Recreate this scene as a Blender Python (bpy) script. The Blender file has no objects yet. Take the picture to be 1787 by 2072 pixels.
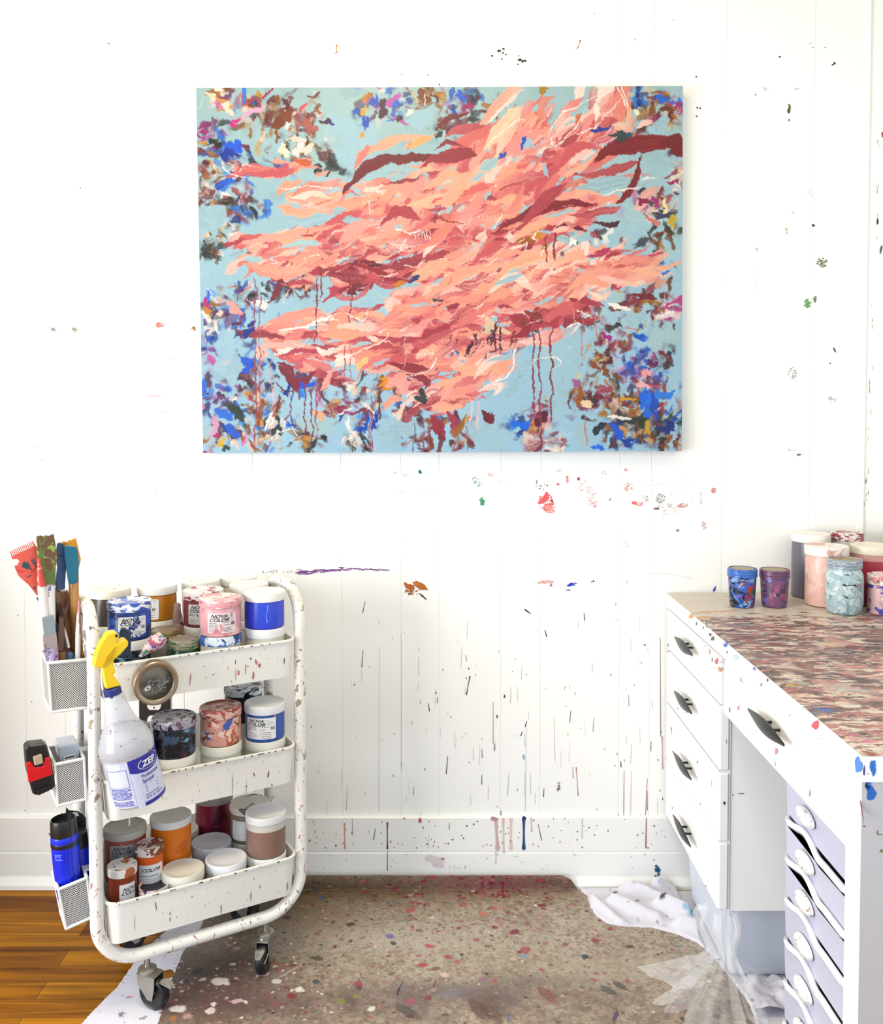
EXPOSURE, WORLD, WIN_E, LAMP_E, CANV_K = 0.76, .76, 50., 12., .59
WCOL = (.60, .79, 1.0, 1); WIN2_E = 2.5; WIN2_C = (.75, .87, 1)
import bpy, math, random
import numpy as np
from mathutils import Vector, Matrix
S = bpy.context.scene; COL = S.collection
R = math.radians; PI = math.pi
random.seed(7); rng = np.random.default_rng(11)

# ------------------------------------------------------------------ camera model
FPX, PX, PY, PITCH, CAMH, DIST = 1850., 900., 890., R(2), 1.225, 2.31
def ray(px, py):
    x, y = (px-PX)/FPX, -(py-PY)/FPX
    return Vector((x, math.cos(PITCH)+math.sin(PITCH)*y, -math.sin(PITCH)+math.cos(PITCH)*y))
EYE = Vector((0, -DIST, CAMH))
def on_y(px, py, y=0.): r = ray(px, py); return EYE + r*((y+DIST)/r.y)
def on_z(px, py, z=0.): r = ray(px, py); return EYE + r*((z-CAMH)/r.z)
def on_x(px, py, x): r = ray(px, py); return EYE + r*(x/r.x)
# cart frame: u along its long side, v to its back
CA = Vector((-.604, -.474, 0)); CANG = R(30.675)
CT = Vector((math.cos(CANG), math.sin(CANG), 0)); CN = Vector((-CT.y, CT.x, 0))
def CW(u, v, z): return CA + CT*u + CN*v + Vector((0, 0, z))
def on_v(px, py, v):
    p0 = CA + CN*v; r = ray(px, py)
    return EYE + r*((p0-EYE).dot(CN)/r.dot(CN))
def uvz(p): d = p-CA; return d.dot(CT), d.dot(CN), p.z

# ------------------------------------------------------------------ colours and materials
def lin(c): return tuple(x/12.92 if x <= .04045 else ((x+.055)/1.055)**2.4 for x in c)
KC = .80; SPLK = 1.75
def hx(h, k=None):
    h = h.lstrip('#'); h = h if len(h) == 6 else ''.join(q*2 for q in h); c = lin([int(h[i:i+2], 16)/255 for i in (0, 2, 4)])
    k = KC if k is None else k
    return (c[0]*k, c[1]*k, c[2]*k, 1)
def mat(name, color, rough=.5, metal=0., spec=.5, trans=0., alpha=1., coat=0., bump=0., bscale=60.):
    m = bpy.data.materials.new(name); m.use_nodes = True
    n = m.node_tree.nodes; b = n['Principled BSDF']
    b.inputs['Base Color'].default_value = hx(color) if isinstance(color, str) else color
    b.inputs['Roughness'].default_value = rough; b.inputs['Metallic'].default_value = metal
    b.inputs['Specular IOR Level'].default_value = spec
    b.inputs['Transmission Weight'].default_value = trans; b.inputs['Alpha'].default_value = alpha
    b.inputs['Coat Weight'].default_value = coat
    if bump:
        t = n.new('ShaderNodeTexCoord'); x = n.new('ShaderNodeTexNoise'); x.inputs['Scale'].default_value = bscale
        x.inputs['Detail'].default_value = 4; bm = n.new('ShaderNodeBump'); bm.inputs['Strength'].default_value = bump
        bm.inputs['Distance'].default_value = .003
        L = m.node_tree.links; L.new(t.outputs['Object'], x.inputs['Vector']); L.new(x.outputs['Fac'], bm.inputs['Height']); L.new(bm.outputs['Normal'], b.inputs['Normal'])
    return m
def splat(name, base, layers, rough=.45, seed=0., bump=.25, var=.0):
    """paint blotches: layers = (colour, scale, threshold, z stretch)"""
    m = mat(name, base, rough); nt = m.node_tree; n, L = nt.nodes, nt.links; b = n['Principled BSDF']
    tc = n.new('ShaderNodeTexCoord'); prev = None; hprev = None
    rgb = n.new('ShaderNodeRGB'); rgb.outputs[0].default_value = hx(base); prev = rgb.outputs[0]
    for i, (c, sc, th, st) in enumerate(layers):
        mp = n.new('ShaderNodeMapping'); mp.inputs['Location'].default_value = (seed*3.1+i*7.7, seed*1.7+i*3.3, seed*2.3-i*5.1)
        mp.inputs['Scale'].default_value = (1, 1, st); L.new(tc.outputs['Object'], mp.inputs['Vector'])
        no = n.new('ShaderNodeTexNoise'); no.inputs['Scale'].default_value = sc*SPLK; no.inputs['Detail'].default_value = 3.5
        no.inputs['Roughness'].default_value = .55; no.inputs['Distortion'].default_value = .6; L.new(mp.outputs[0], no.inputs['Vector'])
        mr = n.new('ShaderNodeMapRange'); mr.inputs['From Min'].default_value = th-.012; mr.inputs['From Max'].default_value = th+.012
        L.new(no.outputs['Fac'], mr.inputs['Value'])
        mx = n.new('ShaderNodeMix'); mx.data_type = 'RGBA'; L.new(mr.outputs[0], mx.inputs['Factor']); L.new(prev, mx.inputs[6])
        mx.inputs[7].default_value = hx(c); prev = mx.outputs[2]
        if hprev is None: hprev = mr.outputs[0]
        else:
            ad = n.new('ShaderNodeMath'); ad.operation = 'ADD'; L.new(hprev, ad.inputs[0]); L.new(mr.outputs[0], ad.inputs[1]); hprev = ad.outputs[0]
    L.new(prev, b.inputs['Base Color'])
    if bump and hprev is not None:
        bm = n.new('ShaderNodeBump'); bm.inputs['Strength'].default_value = bump; bm.inputs['Distance'].default_value = .0012
        L.new(hprev, bm.inputs['Height']); L.new(bm.outputs[0], b.inputs['Normal'])
    return m
def attr_mat(name, rough=.5, spec=.5, bump=0., bscale=300):
    m = mat(name, '#ffffff', rough, spec=spec, bump=bump, bscale=bscale); n = m.node_tree.nodes
    a = n.new('ShaderNodeAttribute'); a.attribute_name = 'Col'
    m.node_tree.links.new(a.outputs['Color'], n['Principled BSDF'].inputs['Base Color']); return m

# ------------------------------------------------------------------ mesh helpers
class G:
    def __init__(s): s.v = []; s.f = []; s.m = []; s.c = []; s.mi = 0
    def add(s, vs, fs, m=None, col=None):
        o = len(s.v); s.v += [tuple(p) for p in vs]
        for f in fs:
            s.f.append([i+o for i in f]); s.m.append(s.mi if m is None else m); s.c.append(col)
        return s
    def box(s, x0, x1, y0, y1, z0, z1, m=None, M=None):
        vs = [Vector((x, y, z)) for x in (x0, x1) for y in (y0, y1) for z in (z0, z1)]
        if M: vs = [M @ p for p in vs]
        return s.add(vs, [(0,1,3,2), (4,6,7,5), (0,4,5,1), (2,3,7,6), (0,2,6,4), (1,5,7,3)], m)
    def lathe(s, prof, n=40, m=None, M=None, ms=None):
        """prof: (r, z) from bottom to top; r=0 closes"""
        rings = []; o = len(s.v)
        for r, z in prof:
            k = len(s.v)
            if r <= 1e-6: s.v.append((0, 0, z)); rings.append([k])
            else:
                s.v += [(r*math.cos(2*PI*i/n), r*math.sin(2*PI*i/n), z) for i in range(n)]; rings.append(list(range(k, k+n)))
        for q in range(len(rings)-1):
            a, b = rings[q], rings[q+1]; mm = ms[q] if ms else (s.mi if m is None else m)
            for i in range(n):
                j = (i+1) % n
                if len(a) == 1 and len(b) == 1: continue
                f = [a[0], b[j], b[i]] if len(a) == 1 else ([a[i], a[j], b[0]] if len(b) == 1 else [a[i], a[j], b[j], b[i]])
                s.f.append(f); s.m.append(mm); s.c.append(None)
        if M:
            for k in range(o, len(s.v)): s.v[k] = tuple(M @ Vector(s.v[k]))
        return s
    def tube(s, path, r, n=12, m=None, closed=False, caps=True, flat=1.):
        P = [Vector(p) for p in path]; N = len(P); rr = r if isinstance(r, (list, tuple)) else [r]*N
        T = []
        for i in range(N):
            a = P[(i-1) % N] if (closed or i > 0) else P[i]; b = P[(i+1) % N] if (closed or i < N-1) else P[i]
            T.append((b-a).normalized())
        up = Vector((0, 0, 1)) if abs(T[0].z) < .9 else Vector((1, 0, 0))
        x = T[0].cross(up).normalized(); o = len(s.v)
        for i in range(N):
            x = (x - T[i]*x.dot(T[i])).normalized(); y = T[i].cross(x)
            for k in range(n):
                a = 2*PI*k/n; s.v.append(tuple(P[i] + x*(rr[i]*math.cos(a)) + y*(rr[i]*flat*math.sin(a))))
        mm = s.mi if m is None else m
        for i in range(N if closed else N-1):
            for k in range(n):
                j = (k+1) % n; i2 = (i+1) % N
                s.f.append([o+i*n+k, o+i*n+j, o+i2*n+j, o+i2*n+k]); s.m.append(mm); s.c.append(None)
        if caps and not closed:
            s.f.append([o+k for k in range(n)][::-1]); s.f.append([o+(N-1)*n+k for k in range(n)]); s.m += [mm, mm]; s.c += [None, None]
        return s
    def prism(s, pts, d, m=None):
        """pts: outline of 3D points, d: extrusion vector"""
        P = [Vector(p) for p in pts]; n = len(P); d = Vector(d)
        return s.add(P + [p+d for p in P], [list(range(n))[::-1], list(range(n, 2*n))] + [[i, (i+1) % n, n+(i+1) % n, n+i] for i in range(n)], m)
    def build(s, name, mats, parent=None, inv=None, bevel=0., seg=2, smooth=None, sub=0):
        me = bpy.data.meshes.new(name)
        vs = [tuple(inv @ Vector(p)) for p in s.v] if inv else s.v
        me.from_pydata(vs, [], s.f); mats = mats if isinstance(mats, (list, tuple)) else [mats]
        for x in mats: me.materials.append(x)
        me.polygons.foreach_set('material_index', s.m)
        if any(c is not None for c in s.c):
            ca = me.color_attributes.new('Col', 'FLOAT_COLOR', 'CORNER'); arr = []
            for f, c in zip(s.f, s.c): arr += list(c or (.8, .8, .8, 1))*len(f)
            ca.data.foreach_set('color', arr)
        if smooth is not None:
            me.polygons.foreach_set('use_smooth', [True]*len(me.polygons)); me.set_sharp_from_angle(angle=R(smooth))
        me.update(); me.validate()
        o = bpy.data.objects.new(name, me); COL.objects.link(o)
        if parent: o.parent = parent
        if bevel:
            b = o.modifiers.new('bevel', 'BEVEL'); b.width = bevel; b.segments = seg; b.limit_method = 'ANGLE'; b.angle_limit = R(40)
        if sub:
            b = o.modifiers.new('sub', 'SUBSURF'); b.levels = sub; b.render_levels = sub
        return o
def fix_normals(o):
    import bmesh
    bm = bmesh.new(); bm.from_mesh(o.data); bmesh.ops.recalc_face_normals(bm, faces=bm.faces); bm.to_mesh(o.data); bm.free(); return o
def tag(o, label, cat, group=None, kind=None):
    o['label'] = label; o['category'] = cat
    if group: o['group'] = group
    if kind: o['kind'] = kind
    return o
def thing(name, label, cat, loc=(0, 0, 0), rotz=0., group=None, M=None):
    o = bpy.data.objects.new(name, None); COL.objects.link(o); o.empty_display_size = .05
    if M is not None: o.matrix_world = M
    else: o.location = loc; o.rotation_euler = (0, 0, rotz); M = Matrix.Translation(Vector(loc)) @ Matrix.Rotation(rotz, 4, 'Z')
    tag(o, label, cat, group); INV[o.name] = M.inverted(); return o
INV = {}
def inv(o): return INV[o.name]
def struct(o): o['kind'] = 'structure'; return o
def arc(c, r, a0, a1, n, ax, ay):
    c, ax, ay = Vector(c), Vector(ax), Vector(ay)
    return [c + ax*(r*math.cos(R(a0+(a1-a0)*i/n))) + ay*(r*math.sin(R(a0+(a1-a0)*i/n))) for i in range(n+1)]
TXT = {}
def text_geo(t, size, shear=0., bold=0., sx=1.):
    """flat outline letters as (verts, faces), left aligned at the origin"""
    k = (t, size, shear, bold, sx)
    if k in TXT: return TXT[k]
    cu = bpy.data.curves.new('t', 'FONT'); cu.body = t; cu.size = size; cu.shear = shear; cu.offset = bold*size; cu.resolution_u = 3
    o = bpy.data.objects.new('t', cu); COL.objects.link(o)
    dg = bpy.context.evaluated_depsgraph_get(); me = bpy.data.meshes.new_from_object(o.evaluated_get(dg))
    vs = [(p.co.x*sx, p.co.y) for p in me.vertices]; fs = [list(p.vertices) for p in me.polygons]
    bpy.data.objects.remove(o); bpy.data.curves.remove(cu); bpy.data.meshes.remove(me)
    TXT[k] = (vs, fs); return TXT[k]

# ------------------------------------------------------------------ numpy painter
def nz(h, w, cell, oct=3, seed=0, ani=(1, 1)):
    g = np.random.default_rng(seed); out = np.zeros((h, w), np.float32); amp = 1.; tot = 0.
    for o in range(oct):
        ch, cw = max(1., cell*ani[0]/2**o), max(1., cell*ani[1]/2**o)
        gh, gw = int(h/ch)+3, int(w/cw)+3; a = g.random((gh, gw)).astype(np.float32)
        y = np.arange(h)/ch; x = np.arange(w)/cw; iy = y.astype(int); ix = x.astype(int)
        fy = (y-iy)[:, None]; fx = (x-ix)[None]; fy = fy*fy*(3-2*fy); fx = fx*fx*(3-2*fx)
        out += amp*((a[iy][:, ix]*(1-fx)+a[iy][:, ix+1]*fx)*(1-fy)+(a[iy+1][:, ix]*(1-fx)+a[iy+1][:, ix+1]*fx)*fy); tot += amp; amp *= .5
    return out/tot
def rgb(h): h = h.lstrip('#'); return np.array([int(h[i:i+2], 16)/255 for i in (0, 2, 4)], np.float32)
class Paint:
    def __init__(s, w, h, base): s.w, s.h = w, h; s.a = np.zeros((h, w, 3), np.float32)+(rgb(base) if isinstance(base, str) else base)
    def spline(s, pts, n):
        P = np.array(pts, float)
        if len(P) == 2: P = np.array([P[0], P.mean(0), P[1]])
        E = np.vstack([2*P[0]-P[1], P, 2*P[-1]-P[-2]]); t = np.linspace(0, len(P)-1-1e-6, n); i = t.astype(int); f = (t-i)[:, None]
        a, b, c, d = E[i], E[i+1], E[i+2], E[i+3]
        return .5*(2*b+(c-a)*f+(2*a-5*b+4*c-d)*f**2+(3*b-a-3*c+d)*f**3)
    def stroke(s, pts, w, col, col2=None, op=.95, dry=.35, tex=.06, taper=(.25, .35), soft=.12, edge=.2):
        P = np.array(pts, float); L = np.sqrt((np.diff(P, axis=0)**2).sum(1)).sum(); n = max(8, int(L*1.7)); m = max(5, int(w*1.9))
        C = s.spline(pts, n); T = np.gradient(C, axis=0); T /= (np.linalg.norm(T, axis=1)[:, None]+1e-6); N = np.stack([-T[:, 1], T[:, 0]], 1)
        u = np.linspace(0, 1, n); v = np.linspace(-1, 1, m)
        wd = np.minimum(1, np.minimum((u+.02)/max(taper[0], .02), (1.02-u)/max(taper[1], .02)))**.8
        wd = wd*(1+edge*(np.interp(u, np.linspace(0, 1, 7), rng.random(7))-.5)*2)
        XY = C[:, None]+N[:, None]*(v[None, :, None]*(wd*w/2)[:, None, None])
        br = np.interp(v, np.linspace(-1, 1, max(4, m//2)), rng.random(max(4, m//2)))
        al = np.clip((1-np.abs(v))/max(soft, .02), 0, 1)[None, :]*np.ones((n, 1))
        al = al*np.clip(1.6-dry*2.2*(br[None]*.7+.5)*np.clip((u[:, None]-.45)*2, 0, 1)*1.2, 0, 1)*op
        c1 = rgb(col) if isinstance(col, str) else col; c2 = c1 if col2 is None else (rgb(col2) if isinstance(col2, str) else col2)
        mixu = np.clip(u[:, None]*.7+(br[None]-.5)*.9+.1, 0, 1)[..., None]
        cc = c1*(1-mixu)+c2*mixu+((br-.5)*2*tex)[None, :, None]
        x = np.rint(XY[..., 0]).astype(int).ravel(); y = np.rint(XY[..., 1]).astype(int).ravel(); ok = (x >= 0) & (x < s.w) & (y >= 0) & (y < s.h)
        x, y = x[ok], y[ok]; a = al.ravel()[ok][:, None].astype(np.float32); k = cc.reshape(-1, 3)[ok]
        s.a[y, x] = s.a[y, x]*(1-a)+k*a
    def blob(s, x, y, rx, ry, col, op=.9, ang=0., soft=.15, rough=.25, n=5):
        r = int(max(rx, ry)*1.5)+2; x0, x1, y0, y1 = int(max(0, x-r)), int(min(s.w, x+r+1)), int(max(0, y-r)), int(min(s.h, y+r+1))
        if x1 <= x0 or y1 <= y0: return
        Y, X = np.mgrid[y0:y1, x0:x1]; dx, dy = X-x, Y-y; ca, sa = math.cos(ang), math.sin(ang)
        p, q = (dx*ca+dy*sa)/rx, (-dx*sa+dy*ca)/ry; d = np.sqrt(p*p+q*q); th = np.arctan2(q, p)
        e = 1.+sum(rough/(k+1)*math.sin(1)*np.sin(th*(k+2)+rng.random()*6.3) for k in range(n))
        a = (np.clip((e-d)/soft, 0, 1)*op)[..., None].astype(np.float32); c = rgb(col) if isinstance(col, str) else col
        s.a[y0:y1, x0:x1] = s.a[y0:y1, x0:x1]*(1-a)+c*a
    def warp(s, amp, cell, seed):
        dx = (nz(s.h, s.w, cell, 3, seed)-.5)*2*amp; dy = (nz(s.h, s.w, cell, 3, seed+1)-.5)*2*amp
        Y, X = np.mgrid[0:s.h, 0:s.w]; X = np.clip(np.rint(X+dx), 0, s.w-1).astype(int); Y = np.clip(np.rint(Y+dy), 0, s.h-1).astype(int)
        s.a = s.a[Y, X]
def grid_mesh(name, fn, paint, k, m, parent=None, mask=None, invm=None):
    """surface of paint.h x paint.w points, fn(col, row arrays) -> xyz arrays, coloured by the painter"""
    h, w = paint.h, paint.w; Y, X = np.mgrid[0:h, 0:w]; co = np.stack(fn(X.astype(float), Y.astype(float)), -1).reshape(-1, 3)
    idx = (Y*w+X); q = np.stack([idx[:-1, :-1], idx[1:, :-1], idx[1:, 1:], idx[:-1, 1:]], -1).reshape(-1, 4)
    if mask is not None:
        mk = (mask[:-1, :-1] & mask[1:, :-1] & mask[1:, 1:] & mask[:-1, 1:]).ravel(); q = q[mk]
        used = np.unique(q); re = np.full(h*w, -1); re[used] = np.arange(len(used)); q = re[q]; co = co[used]
    else: used = None
    me = bpy.data.meshes.new(name); nv, nf = len(co), len(q)
    me.vertices.add(nv); me.vertices.foreach_set('co', co.ravel()); me.loops.add(nf*4); me.loops.foreach_set('vertex_index', q.ravel())
    me.polygons.add(nf); me.polygons.foreach_set('loop_start', np.arange(nf)*4); me.update(calc_edges=True)
    a = np.clip(paint.a, 0, 1); l = np.where(a <= .04045, a/12.92, ((a+.055)/1.055)**2.4)*k; rgba = np.concatenate([l, np.ones((h, w, 1))], 2).reshape(-1, 4)
    if used is not None: rgba = rgba[used]
    ca = me.color_attributes.new('Col', 'FLOAT_COLOR', 'POINT'); ca.data.foreach_set('color', rgba.astype(np.float32).ravel())
    me.polygons.foreach_set('use_smooth', np.ones(nf, bool)); me.materials.append(m)
    o = bpy.data.objects.new(name, me); COL.objects.link(o); o.parent = parent; return o
# ------------------------------------------------------------------ camera, light
cam = bpy.data.cameras.new('camera'); co = bpy.data.objects.new('camera', cam); COL.objects.link(co); S.camera = co
co.location = EYE; co.rotation_euler = (R(90)-PITCH, 0, 0)
cam.sensor_fit = 'VERTICAL'; cam.sensor_height = 36; cam.sensor_width = 36*1787/2072; cam.lens = FPX/2072*36
cam.shift_x = -(PX-893.5)/2072; cam.shift_y = (PY-1036)/2072; cam.clip_start = .05
vs = S.view_settings; vs.view_transform = 'Standard'; vs.look = 'None'; vs.gamma = 1; vs.use_curve_mapping = False; vs.exposure = EXPOSURE
W = bpy.data.worlds.new('world'); S.world = W; W.use_nodes = True
W.node_tree.nodes['Background'].inputs[0].default_value = WCOL; W.node_tree.nodes['Background'].inputs[1].default_value = WORLD
def area(name, loc, rot, sx, sy, e, color):
    l = bpy.data.lights.new(name, 'AREA'); l.shape = 'RECTANGLE'; l.size = sx; l.size_y = sy; l.energy = e; l.color = color
    o = bpy.data.objects.new(name, l); COL.objects.link(o); o.location = loc; o.rotation_euler = rot; return o
XL, XR, CEIL = -2.05, 1.112, 2.50
area('window_daylight', (XL+.036, -1.84, 1.02), (0, R(-90), 0), 1.40, 1.42, WIN_E, (1, .985, .96))

# ------------------------------------------------------------------ the setting
wall_m = attr_mat('wall paint', .55, .3, .12, 90)
white_w = hx('#fefefc', .84)
g = G(); gx = []
for px in (44, 124, 288, 368, 511, 690, 811, 889, 1015, 1096, 1257, 1320, 1464, 1640, -120, -200, -280, -440): gx.append((px-PX)*DIST/FPX)
xs = [XL]; prof = [(XL, 0.)]
for x in sorted(gx): prof += [(x-.0016, 0), (x-.0005, .0016), (x+.0005, .0016), (x+.0016, 0)]
prof.append((XR, 0))
n = len(prof); g.add([(x, y, 0) for x, y in prof]+[(x, y, CEIL) for x, y in prof], [[i, i+1, n+i+1, n+i] for i in range(n-1)], col=white_w)
g.add([(XL, .08, 0), (XR, .08, 0), (XR, .08, CEIL), (XL, .08, CEIL)], [(3, 2, 1, 0)], col=white_w)
def blobpts(cx, cy, rx, ry, n=12, rough=.35, ang=0.):
    ph = [random.uniform(0, 6.28) for _ in range(3)]; out = []
    for i in range(n):
        a = 2*PI*i/n; r = 1+rough*(math.sin(2*a+ph[0])*.45+math.sin(3*a+ph[1])*.35+math.sin(5*a+ph[2])*.3)
        x, y = rx*r*math.cos(a), ry*r*math.sin(a); out.append((cx+x*math.cos(ang)-y*math.sin(ang), cy+x*math.sin(ang)+y*math.cos(ang)))
    return out
LAY = [0]
def wpoly(pts, col, y0=0., tgt=None):
    LAY[0] += 1; yy = y0-.0006-.00001*(LAY[0] % 40); P = [on_y(a, b, yy) for a, b in pts]; (tgt or g).add(P, [list(range(len(P)))[::-1]], col=hx(col))
def dab(x, y, rx, ry, col, ang=0., rough=.35, y0=0., tgt=None): wpoly(blobpts(x, y, rx, ry, 14, rough, ang), col, y0, tgt)
def dry(x, y, rx, ry, col, n=30, y0=0., s=2.2, ang=0., tgt=None):
    for _ in range(n):
        a, r = random.uniform(0, 6.28), math.sqrt(random.random()); dx, dy = rx*r*math.cos(a), ry*r*math.sin(a)
        dab(x+dx*math.cos(ang)-dy*math.sin(ang), y+dx*math.sin(ang)+dy*math.cos(ang), random.uniform(.6, s), random.uniform(.5, s*.7), col, random.uniform(-.6, .6), y0=y0, tgt=tgt)
def drip(x, y0p, y1p, w, col, lean=0., y0=0., tgt=None):
    k = 7; L = []; Rr = []
    for i in range(k+1):
        t = i/k; ww = w*(1-.55*math.sin(PI*t)**.5) if w > 2.4 else w*(.6+.4*t); yy = y0p+(y1p-y0p)*t; xx = x+lean*t
        L.append((xx-ww/2, yy)); Rr.append((xx+ww/2, yy))
    wpoly(L+[(x+lean, y1p+w*.5)]+Rr[::-1], col, y0, tgt)
# marks above the canvas
for x, y, r in [(1010,103,3.4),(1019,99,2.4),(996,113,2.2),(1018,107,2),(1024,110,1.6),(1052,121,3.6),(1058,124,3),(1063,123,2.6),(1048,130,1.6),(1016,119,1.6),(1050,113,1.4),
  (866,152,1.3),(889,171,1.4),(813,151,1.3),(1409,155,1.8),(1411,218,1.8),(1417,219,2),(1410,235,1.8),(1578,115,2),(1529,192,1.5),(1689,128,2.6),(1685,131,2),(220,88,1.5),(1670,96,1.2),(1363,41,1),(1285,80,1),(1640,88,1),(1645,96,1.2),(163,381,1.2),(1203,28,1)]:
    dab(x, y, r, r*.9, '#2a2521')
dab(1597,222,3.2,8,'#4c5a22',.1); dab(1597,213,2,3,'#54601f'); dab(1597,243,1.5,3,'#6f7a45'); dab(1646,456,2.6,3,'#33231f'); dab(1786,272,2,7,'#b8515a'); dab(1776,448,1.8,8,'#3b3d42'); dab(1783,505,2,10,'#55606a',.15)
dry(1548,181,7,4,'#d8cfc4',14); dry(1613,181,5,4,'#d8cfc4',8); dry(1663,531,11,11,'#6f6f4a',46); dry(1634,614,7,8,'#6aa666',40,s=3); dab(1649,606,1.6,7,'#5d7a43'); dry(1649,606,4,7,'#6e7a53',10)
dab(1689,708,1.8,5,'#2b2b33',-.4); dab(1680,735,1.4,1.4,'#444'); dry(1604,755,9,14,'#aeb6b2',40); dry(1684,808,9,5,'#b3c7bd',22,ang=.5); dab(1617,920,5.5,1.8,'#8c5568'); dry(1602,910,8,2,'#c9c5c2',8)
dry(1592,467,2,7,'#cdb98e',10); dry(1604,428,3,3,'#d9c79f',6); dry(1532,505,1.6,8,'#c9c2a8',8); dry(1530,570,1.2,25,'#d4cdb9',9); dry(1640,390,6,12,'#e0d6cc',10)
# left of the canvas
dry(324,657,8,5,'#d87c72',26,s=3); dab(323,655,5,2.5,'#dd8379'); dry(350,726,8,3,'#eec9c4',12); dry(288,699,8,3,'#e8ded8',9); dab(314,801,12,2.6,'#f0bcb9',.06); dab(333,834,7,2.2,'#f2c8c4',.1); dry(338,826,9,8,'#f3d3cf',12)
dab(392,665,4.5,4,'#b98a5a',rough=.6); dab(393,663,2,2.2,'#6b4a2a')
for x, y in [(315,991),(85,930),(75,905),(36,1245),(64,1420),(50,1640)]: dab(x, y, 1.2, 1.2, '#9c948c')
# under the canvas
dab(850,955,2.8,5,'#1d7a52',-.4); dry(965,975,13,8,'#8fb0ac',30,ang=.6); dry(976,1014,6,8,'#3d9a68',26,s=3); dry(992,961,6,4,'#e49a94',12); dry(800,955,4,4,'#ecc0b8',8); dry(823,962,8,5,'#d8d2cc',14); dry(815,995,8,2,'#dbd4cf',8)
dab(1102,1009,8,11,'#e2575c',.3,.7); dry(1104,1016,15,17,'#e76b6d',70,s=3.4); dry(1112,1028,12,10,'#ef9391',40,s=3); dab(1129,980,3,2.5,'#d46a66'); dry(1148,968,4,9,'#d98782',16); dab(1171,969,2.4,4,'#8b3a4c'); dry(1182,985,22,12,'#dfa6a0',24); dry(1198,1008,9,16,'#e6b7b2',34); dry(1204,1020,4,8,'#e0aaa4',12)
dry(1100,985,10,6,'#7a4a40',7); dry(1086,980,2,10,'#8a8a8a',8); dry(1128,952,8,2,'#e8c0bb',8); dry(1272,985,9,9,'#e4a59f',24); dab(1284,1018,6,3.6,'#e4716f',.1); dry(1294,1020,9,5,'#e78e8a',20); dry(1308,1008,6,6,'#b9bcb4',14); dry(1336,1008,10,9,'#a9a9a9',50); dry(1350,1030,20,12,'#c9c6c4',26); dry(1381,1023,11,5,'#dba29b',34); dry(1328,1030,7,3,'#7d5560',10); dry(1222,957,6,4,'#a8bcab',8); dry(1266,951,3,3,'#e3928d',8); dry(1419,1008,3,16,'#d6d6d6',20); dry(1444,992,5,6,'#dd8f8d',24); dry(1425,1063,5,10,'#e0c2c6',22); dry(1371,1072,2,5,'#8d8d8d',8); dry(1268,1102,5,7,'#dcdcdc',10); dry(1235,1010,3,3,'#9aa38b',4); dry(875,1000,30,4,'#e6e4e0',14); dry(1022,975,14,14,'#e9e7e6',24); dry(1340,995,70,40,'#e3dedb',60)
# purple sweep, orange handprint, small dabs
for i in range(120):
    t = random.random()**1.3; x = 605+t*180; yy = 1158-9*math.sin(t*1.9)+4*t+random.gauss(0, 2.6*(1-t)+.5); dab(x, yy, random.uniform(2, 9)*(1-.4*t), random.uniform(.5, 1.1), random.choice(['#7a3d8c', '#8d57a0', '#a883b6', '#6d2f80']), -.08+.16*t, .2)
dab(612,1158,9,2.6,'#6c1f7f',-.06,.5); dry(560,1157,40,3,'#b9aec2',26,s=1.8)
dab(828,1187,11,6,'#b8621c',.75,.5); dab(852,1186,16,5.5,'#bd6a22',.5,.4); dab(843,1180,8,4,'#c67a34',.4); dry(838,1195,18,12,'#b5672c',34,s=3); dab(856,1207,9,1.8,'#5d2f22',.75); dry(832,1199,6,6,'#8d5a3d',10)
dry(1104,1178,16,3,'#e8a8a2',40,s=3); dab(1115,1184,3,3,'#b98a86'); dab(1155,1183,6.5,3.6,'#1c33c8',-.35); dry(1164,1182,7,3,'#5d6fd8',12); dab(1150,1194,5,1.2,'#2b2b66'); dab(1067,1237,7.5,1.6,'#23234f',.65); dab(1201,1176,2,1.6,'#222'); dab(1197,1178,1.2,1.2,'#333'); dry(1270,1177,4,3,'#f0cdc8',8)
for i in range(26): dab(1316+i*3.4, 1160+.06*(i-6)**2*.55, .9, .6, '#bdbdc4')
dab(1446,1192,2.6,5.5,'#3d63c8',.3)
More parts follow.
